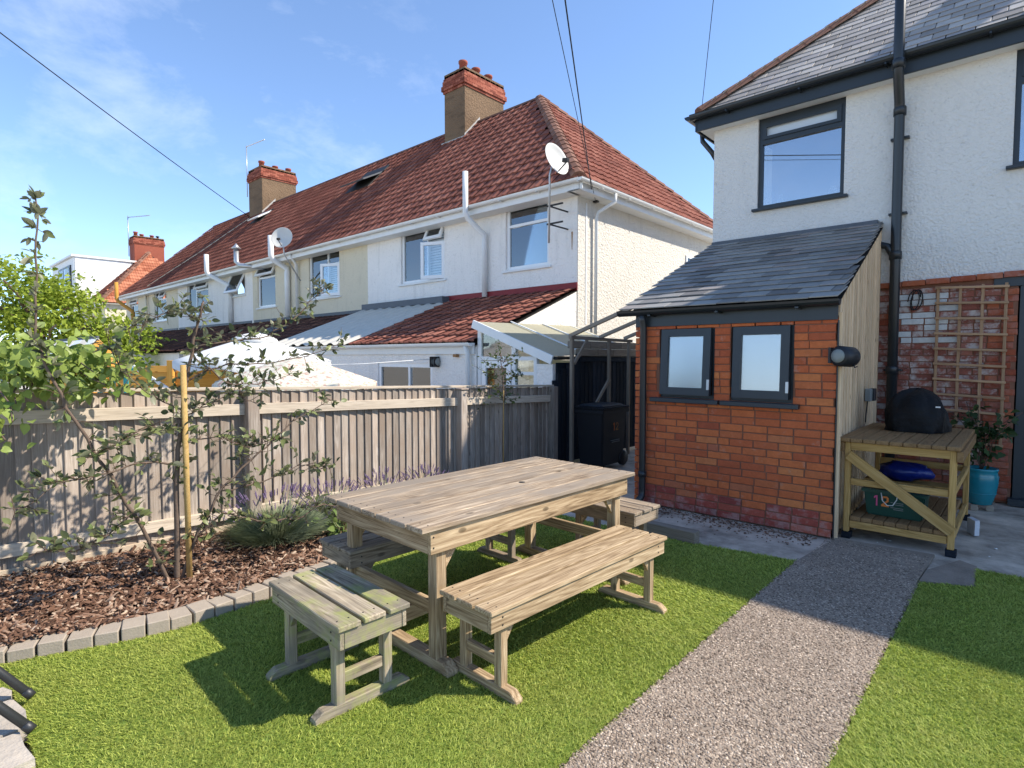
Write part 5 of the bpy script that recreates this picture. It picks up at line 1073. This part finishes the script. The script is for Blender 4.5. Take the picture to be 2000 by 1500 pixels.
# --- lavender clumps
def lavender(c, r, h, n, nf, label):
    t = thing('lavender', c, label, 'lavender', 'lavender plants along the fence'); V = []; T = []; VF = []; TF = []
    for i in range(n):
        a = random.uniform(0, 6.283); rr = r * math.sqrt(random.random()); fl_ = i < nf; d = Vector((math.cos(a) * rr * 1.1, math.sin(a) * rr * 1.1, h * (1.0 + .45 * random.random() if fl_ else random.uniform(.35, .85)) * (1 - .35 * (rr / r) ** 2)))
        p0 = Vector(c) + Vector((math.cos(a) * rr * .3, math.sin(a) * rr * .3, 0)); p1 = Vector(c) + d; m_ = p0.lerp(p1, .6) + Vector((0, 0, .03)); w = .0022; s = Vector((-math.sin(a + 1), math.cos(a + 1), 0)) * w
        b = len(V); V += [p0 - s, p0 + s, m_ - s * (1 if fl_ else 2.2), m_ + s * (1 if fl_ else 2.2), p1]; T += [(b, b + 1, b + 3), (b, b + 3, b + 2), (b + 2, b + 3, b + 4)]
        if fl_:
            ax_ = (p1 - m_).normalized(); 
            for q in range(6):
                pc = p1 - ax_ * .009 * q; e = .0075 * (1 - .1 * abs(q - 3)); an = random.uniform(0, 6)
                b = len(VF); VF += [pc + Vector((math.cos(an) * e, math.sin(an) * e, .004)), pc + Vector((math.cos(an + 2.1) * e, math.sin(an + 2.1) * e, .004)), pc + Vector((math.cos(an + 4.2) * e, math.sin(an + 4.2) * e, .004)), pc - ax_ * .012]
                TF += [(b, b + 1, b + 2), (b, b + 3, b + 1), (b + 1, b + 3, b + 2), (b + 2, b + 3, b)]
    tag(obj('foliage', fast_mesh('foliage', np.array(V), np.array(T)), L_lav, t), None, kind='stuff'); tag(obj('flower_spikes', fast_mesh('flower_spikes', np.array(VF), np.array(TF)), L_lavf, t), 'purple flower spikes', kind='stuff')
lavender((-4.42, 2.06, .07), .44, .34, 3800, 130, 'broad bushy lavender between the tree and the table')
lavender((-4.55, 2.62, .07), .36, .30, 2400, 110, 'lavender behind the left corner of the table top')
lavender((-4.62, 3.22, .07), .28, .29, 1500, 90, 'lavender behind the middle of the long table edge'); lavender((-4.66, 3.78, .07), .26, .27, 1300, 80, 'lavender farthest along the fence towards the brick outbuilding')
bp = thing('broadleaf_plant', (-4.1, 2.52, .06), 'pale green broad leaved plant in front of the lavender by the table leg', 'plant')
lb = Leaves(leafmesh('broad_leaf', .045, .085, L_broad), bp, L_broad)
for i in range(120):
    d = Vector((random.gauss(0, .7), random.gauss(0, .7), random.uniform(.3, 1.2))).normalized(); lb.add(Vector((-4.12, 2.50, .09)) + d * random.uniform(.05, .26), d + Vector((0, 0, -.3)), random.uniform(.6, 1.1))
lb.build(60); V_, F_ = [], []
for i in range(10):
    d = Vector((random.gauss(0, .6), random.gauss(0, .6), 1)).normalized(); a, b = tube_data([(-4.12, 2.5, .05), Vector((-4.12, 2.5, .07)) + d * .2], .003, 5); n0 = len(V_); V_ += a; F_ += [tuple(x + n0 for x in f) for f in b]
raw('stems', V_, F_, K_twig, bp)
# --- standard holly sapling
hs_ = thing('young_holly', (-4.70, 5.03, .05), 'slim standard sapling with a small open crown in front of the fence', 'tree')
tk_ = wiggle([(-4.70, 5.03, .02), (-4.70, 5.02, .6), (-4.69, 5.03, 1.05), (-4.70, 5.02, 1.35), (-4.7, 4.98, 1.6)], 3, .006); tube('trunk', tk_, [.012 - .0006 * i for i in range(len(tk_))], K_bark, hs_, 8); tube('cane', [(-4.66, 4.98, 0), (-4.67, 5.0, 1.15)], .006, W_stake, hs_, 6)
lh = Leaves(leafmesh('holly_leaf', .022, .042, L_holly), hs_, L_holly); V_, F_ = [], []
for i in range(44):
    z = random.uniform(.98, 1.55); a = random.uniform(0, 6.283); ln = random.uniform(.12, .40) * (1.15 - abs(z - 1.25) * 1.1); p = Vector((-4.70, 5.02, z)); d = Vector((math.cos(a) * .6, math.sin(a), random.gauss(.25, .3))).normalized(); e = p + d * ln
    a_, b_ = tube_data([p, p.lerp(e, .5) + Vector((0, 0, .01)), e], [.003, .0022, .0014], 5); n0 = len(V_); V_ += a_; F_ += [tuple(x + n0 for x in f) for f in b_]
    for q in range(int(ln * 42)): lh.add(p.lerp(e, random.uniform(.25, 1)) + Vector((random.gauss(0, .012), random.gauss(0, .012), random.gauss(0, .012))), d + Vector((random.gauss(0, .8), random.gauss(0, .8), random.gauss(0, .6))), random.uniform(.7, 1.2))
tag(raw('twigs', V_, F_, K_twig, hs_), None, kind='stuff'); lh.build(120, 'leaves')
# --- climber in the blue pot
lc = Leaves(leafmesh('climber_leaf', .062, .075, L_pot, .2, .3, True), pt_, L_pot)
for i in range(11):
    tp = Vector((random.uniform(-.58, .02), 7.62 + random.uniform(-.1, .22), random.uniform(.7, 1.12))); st_ = wiggle([(-.325, 7.5, .39), Vector((-.325, 7.52, .6)).lerp(tp, .4), tp], 4, .012); tube('stem', st_, .004, K_twig, pt_, 5)
    for q in range(20): f = random.uniform(.25, 1); lc.add(st_[int(f * (len(st_) - 1))] + Vector((random.gauss(0, .045), random.gauss(0, .045), random.gauss(0, .04))), Vector((random.gauss(0, .7), random.gauss(-.6, .5), random.gauss(-.3, .5))), random.uniform(.5, 1.05))
lc.build(220)
# --- far bright tree beyond the gardens
bt = thing('green_tree', (-25.2, 3.9, 0), 'dense bright yellow-green tree behind the garden fence at far left', 'tree')
tube('trunk', [(-25.4, 3.6, 0), (-25.4, 3.6, 1.2), (-25.3, 3.7, 2.4), (-25.2, 3.8, 3.6)], [.22, .18, .13, .06], K_bark, bt, 10)
for i in range(9):
    a = i * .7; tube('limb', wiggle([(-25.35, 3.65, 1.3 + i * .16), (-25.3 + math.cos(a) * 1.0, 3.7 + math.sin(a) * 1.0, 2.1 + i * .15), (-25.3 + math.cos(a) * 1.9, 3.8 + math.sin(a) * 1.9, 2.6 + i * .17)], 3, .05), [.08 - .009 * q for q in range(7)], K_bark, bt, 6)
lt = Leaves(leafmesh('tree_leaf', .10, .19, L_hedge), bt, L_hedge)
blobs = [(-26.2, 2.3, 3.3, 1.5), (-26.2, 3.3, 3.9, 1.25), (-25.0, 3.2, 3.2, 1.4), (-24.8, 4.4, 2.9, 1.2), (-24.3, 5.2, 2.3, 1.0), (-25.8, 4.2, 3.5, 1.1), (-26.6, 1.3, 3.0, 1.5), (-25, 2.2, 2.2, 1.5), (-24.6, 3.8, 1.9, 1.3), (-23.8, 6.0, 1.9, .9), (-24.6, 5.0, 1.5, 1.2)]
for (x, y_, z, r) in blobs:
    for cl in range(int(60 * r)):
        d = Vector((random.gauss(0, 1), random.gauss(0, 1), random.gauss(.15, 1))).normalized(); cc_ = Vector((x, y_, z)) + d * r * random.uniform(.55, 1.06)
        for q in range(13): lt.add(cc_ + Vector((random.gauss(0, .16), random.gauss(0, .16), random.gauss(0, .12))), d * .5 + Vector((random.gauss(0, .8), random.gauss(0, .8), random.gauss(-.2, .6))), random.uniform(.6, 1.2))
lt.build(0, 'crown'); print('tree leaves', len(lt.items))

# ================================================================== NEIGHBOURS' GARDENS OVER THE FENCE
def parasol(name, c, r, drop, mat, label, nseg=8, val=.10):
    t = thing(name, (c[0], c[1], 0), label, 'parasol', 'parasols beyond the fence'); V = [Vector(c)]; F = []; rings = 6; nA = nseg * 4
    for i in range(1, rings + 1):
        f = i / rings
        for k_ in range(nA):
            a = 2 * math.pi * k_ / nA; s = abs(math.sin(a * nseg / 2)); rr = r * f * (1 - .06 * s * f); V.append(Vector(c) + Vector((math.cos(a) * rr, math.sin(a) * rr, -drop * (f ** 1.15) - .05 * s * f)))
    for k_ in range(nA): F.append((0, 1 + k_, 1 + (k_ + 1) % nA))
    for i in range(rings - 1):
        for k_ in range(nA): a, b = 1 + i * nA + k_, 1 + i * nA + (k_ + 1) % nA; F.append((a, a + nA, b + nA, b))
    b0 = len(V)
    for k_ in range(nA): p = V[1 + (rings - 1) * nA + k_]; V.append(p + Vector((0, 0, -val + .03 * math.sin(k_ * 1.7))))
    for k_ in range(nA): F.append((1 + (rings - 1) * nA + k_, b0 + k_, b0 + (k_ + 1) % nA, 1 + (rings - 1) * nA + (k_ + 1) % nA))
    raw('canopy', V, F, mat, t, True); tube('pole', [(c[0], c[1], 0), (c[0], c[1], c[2] + .03)], .02, M_white, t, 10); lathe('finial', [(.025, 0), (.03, .03), (.01, .07)], (c[0], c[1], c[2]), M_white, t, 10)
    for k_ in range(nseg): a = 2 * math.pi * k_ / nseg; tube('rib', [Vector(c) + Vector((0, 0, -.04)), Vector(c) + Vector((math.cos(a) * r * .97, math.sin(a) * r * .97, -drop - .02))], .006, M_white, t, 5)
    return t
wp = parasol('white_parasol', (-8.58, 3.74, 1.86), 1.12, .36, M_canvas, 'large white garden parasol beyond the fence')
lathe('top_vent', [(.34, -.10), (.30, -.03), (.20, .02), (.02, .06)], (-8.58, 3.74, 1.86), M_canvas, wp, 16)
k = NB('canvas_floral'); k.co(False); v = k.voro(26); n_ = k.noise(18, 5, .7); c = k.mix(k.ramp(n_, [(.52, 0), (.60, .75)]), (.58, .55, .45), (.36, .17, .14)); c = k.mix(k.ramp(k.noise(23, 5, .7), [(.56, 0), (.64, .7)]), c, (.25, .30, .17)); M_floral = k.done(c, .85, .2)
parasol('floral_parasol', (-6.95, 3.55, 1.56), 1.02, .32, M_floral, 'faded floral parasol just behind the fence', 8, .07)
# orange larch lap panels and sheds
sd = thing('orange_panel_fence', (-9.7, 3.0, 0), 'bright orange horizontal board fence panels in the neighbouring garden', 'fence')
pa, pbv = Vector((-10.6, 2.3, 0)), Vector((-8.3, 4.45, 0)); dv = (pbv - pa).normalized(); nv = Vector((-dv.y, dv.x, 0))
for i in range(9): board('board', pa + Vector((0, 0, .58 + i * .098)), pbv + Vector((0, 0, .58 + i * .098)), .015, .104, W_orange, sd, (nv.x * .12, nv.y * .12, 1))
for f in (.0, .33, .66, 1): p = pa.lerp(pbv, f) - nv * .05; board('post', p, p + Vector((0, 0, 1.50)), .09, .06, W_orange, sd, nv)
q0 = pa.lerp(pbv, .25) - nv * .2; tw = board('white_board', (-9.75, 2.35, 1.50), (-9.25, 2.80, 1.06), .03, .05, M_white); tag(tw, 'white painted board leaning diagonally in front of the orange panels', 'board')
gh = thing('greenhouse', (-11.3, 2.0, 0), 'small timber greenhouse with pale glazed pitched roof among the leaves', 'greenhouse')
ga, gb = Vector((-11.5, 1.85, 1.79)), Vector((-10.95, 2.30, 1.85)); gd = (gb - ga).normalized(); gn = Vector((gd.y, -gd.x, 0))
for s in (1, -1):
    n8 = 6
    for i in range(n8):
        a = ga.lerp(gb, i / n8); b = ga.lerp(gb, (i + .92) / n8); dn = gn * s * .42 + Vector((0, 0, -.34)); prism('roof_pane', [a, b, b + dn, a + dn], gn * s * .008 + Vector((0, 0, .008)), M_frost if i % 2 else M_metalroof, gh)
    board('side_wall', ga + gn * s * .40 + Vector((0, 0, -.95)), gb + gn * s * .40 + Vector((0, 0, -.95)), .03, 1.2, W_orange, gh)
board('ridge', ga + Vector((0, 0, .02)), gb + Vector((0, 0, .02)), .05, .03, M_lead, gh); prism('gable_end', [gb + gn * .4 + Vector((0, 0, -.34)), gb - gn * .4 + Vector((0, 0, -.34)), gb + Vector((0, 0, -.02))], gd * .02, W_orange, gh)
board('gable_wall', gb - gn * .4 + Vector((0, 0, -1.0)) + gd * .01, gb + gn * .4 + Vector((0, 0, -1.0)) + gd * .01, .025, 1.3, W_orange, gh)
tl_ = thing('teal_slatted_bench', (-8.6, 1.75, 0), 'teal painted slatted garden furniture glimpsed through the leaves', 'furniture')
for i in range(7): p = Vector((-9.0 + i * .12, 1.35 + i * .11, 0)); board('slat', p + Vector((0, 0, .7)), p + Vector((0, 0, 1.42)), .06, .015, M_teal, tl_, (.7, -.7, 0))
board('top_rail', (-9.05, 1.31, 1.40), (-8.2, 2.09, 1.40), .05, .03, M_teal, tl_)
wl_ = tube('washing_line', [(-7.62, 6.40, 1.52), (-8.0, 5.2, 1.44), (-8.4, 4.0, 1.42)], .006, M_wirew, None, 5); tag(wl_, 'thin white washing line tied to the lean-to wall lamp', 'line')

# ================================================================== OVERHEAD WIRES
def wire(a, b, sag, r, label, mat=M_cable):
    a = Vector(a); b = Vector(b); pts = [a.lerp(b, i / 24) + Vector((0, 0, -sag * 4 * (i / 24) * (1 - i / 24))) for i in range(25)]
    o = tube('overhead_wire', pts, r, mat, None, 5); tag(o, label, 'wire', 'overhead wires'); return o
wire((-16.84, -.25, 9.95), (-27.6, 12.0, 8.15), .10, .016, 'black overhead wire crossing the sky at upper left to the terrace roof')
wa = wire((-1.43, 1.14, 5.77), (-6.62, 9.74, 4.72), .03, .009, 'thicker of the two overhead wires running down to the end house gable')
wb_ = wire((-1.65, 1.0, 5.77), (-6.60, 9.82, 4.66), .05, .005, 'thinner of the two overhead wires with a small black junction')
wire((-2.17, 5.21, 5.50), (-3.40, 7.6, 4.97), .0, .004, 'thin wire dropping to the corner gutter of the rendered house')
boxes('wire_bracket', [(-6.60, -6.50, 9.70, 9.78, 4.66, 4.74)], M_iron, h1)
# litter: leaf debris along the foot of the brick wall
N = 700; x = rng.uniform(-3.0, -1.3, N); y = 5.38 - np.abs(rng.normal(0, .16, N)); Pn = np.stack([x, y, np.full(N, -.006)], -1)
tag(scatter_lumps('leaf_litter', Pn, .012, .3, M_mulch, None, (.3, .8)), 'dry leaf litter along the foot of the brick outbuilding', 'litter', kind='stuff')
N = 26; Pn = np.stack([rng.uniform(-2.0, .4, N), rng.uniform(4.75, 6.4, N), np.full(N, -.004)], -1); tag(scatter_lumps('petals', Pn, .011, .25, M_white), 'white fallen petals scattered on the yard paving', 'petals', kind='stuff')
print('objects', len(bpy.data.objects))
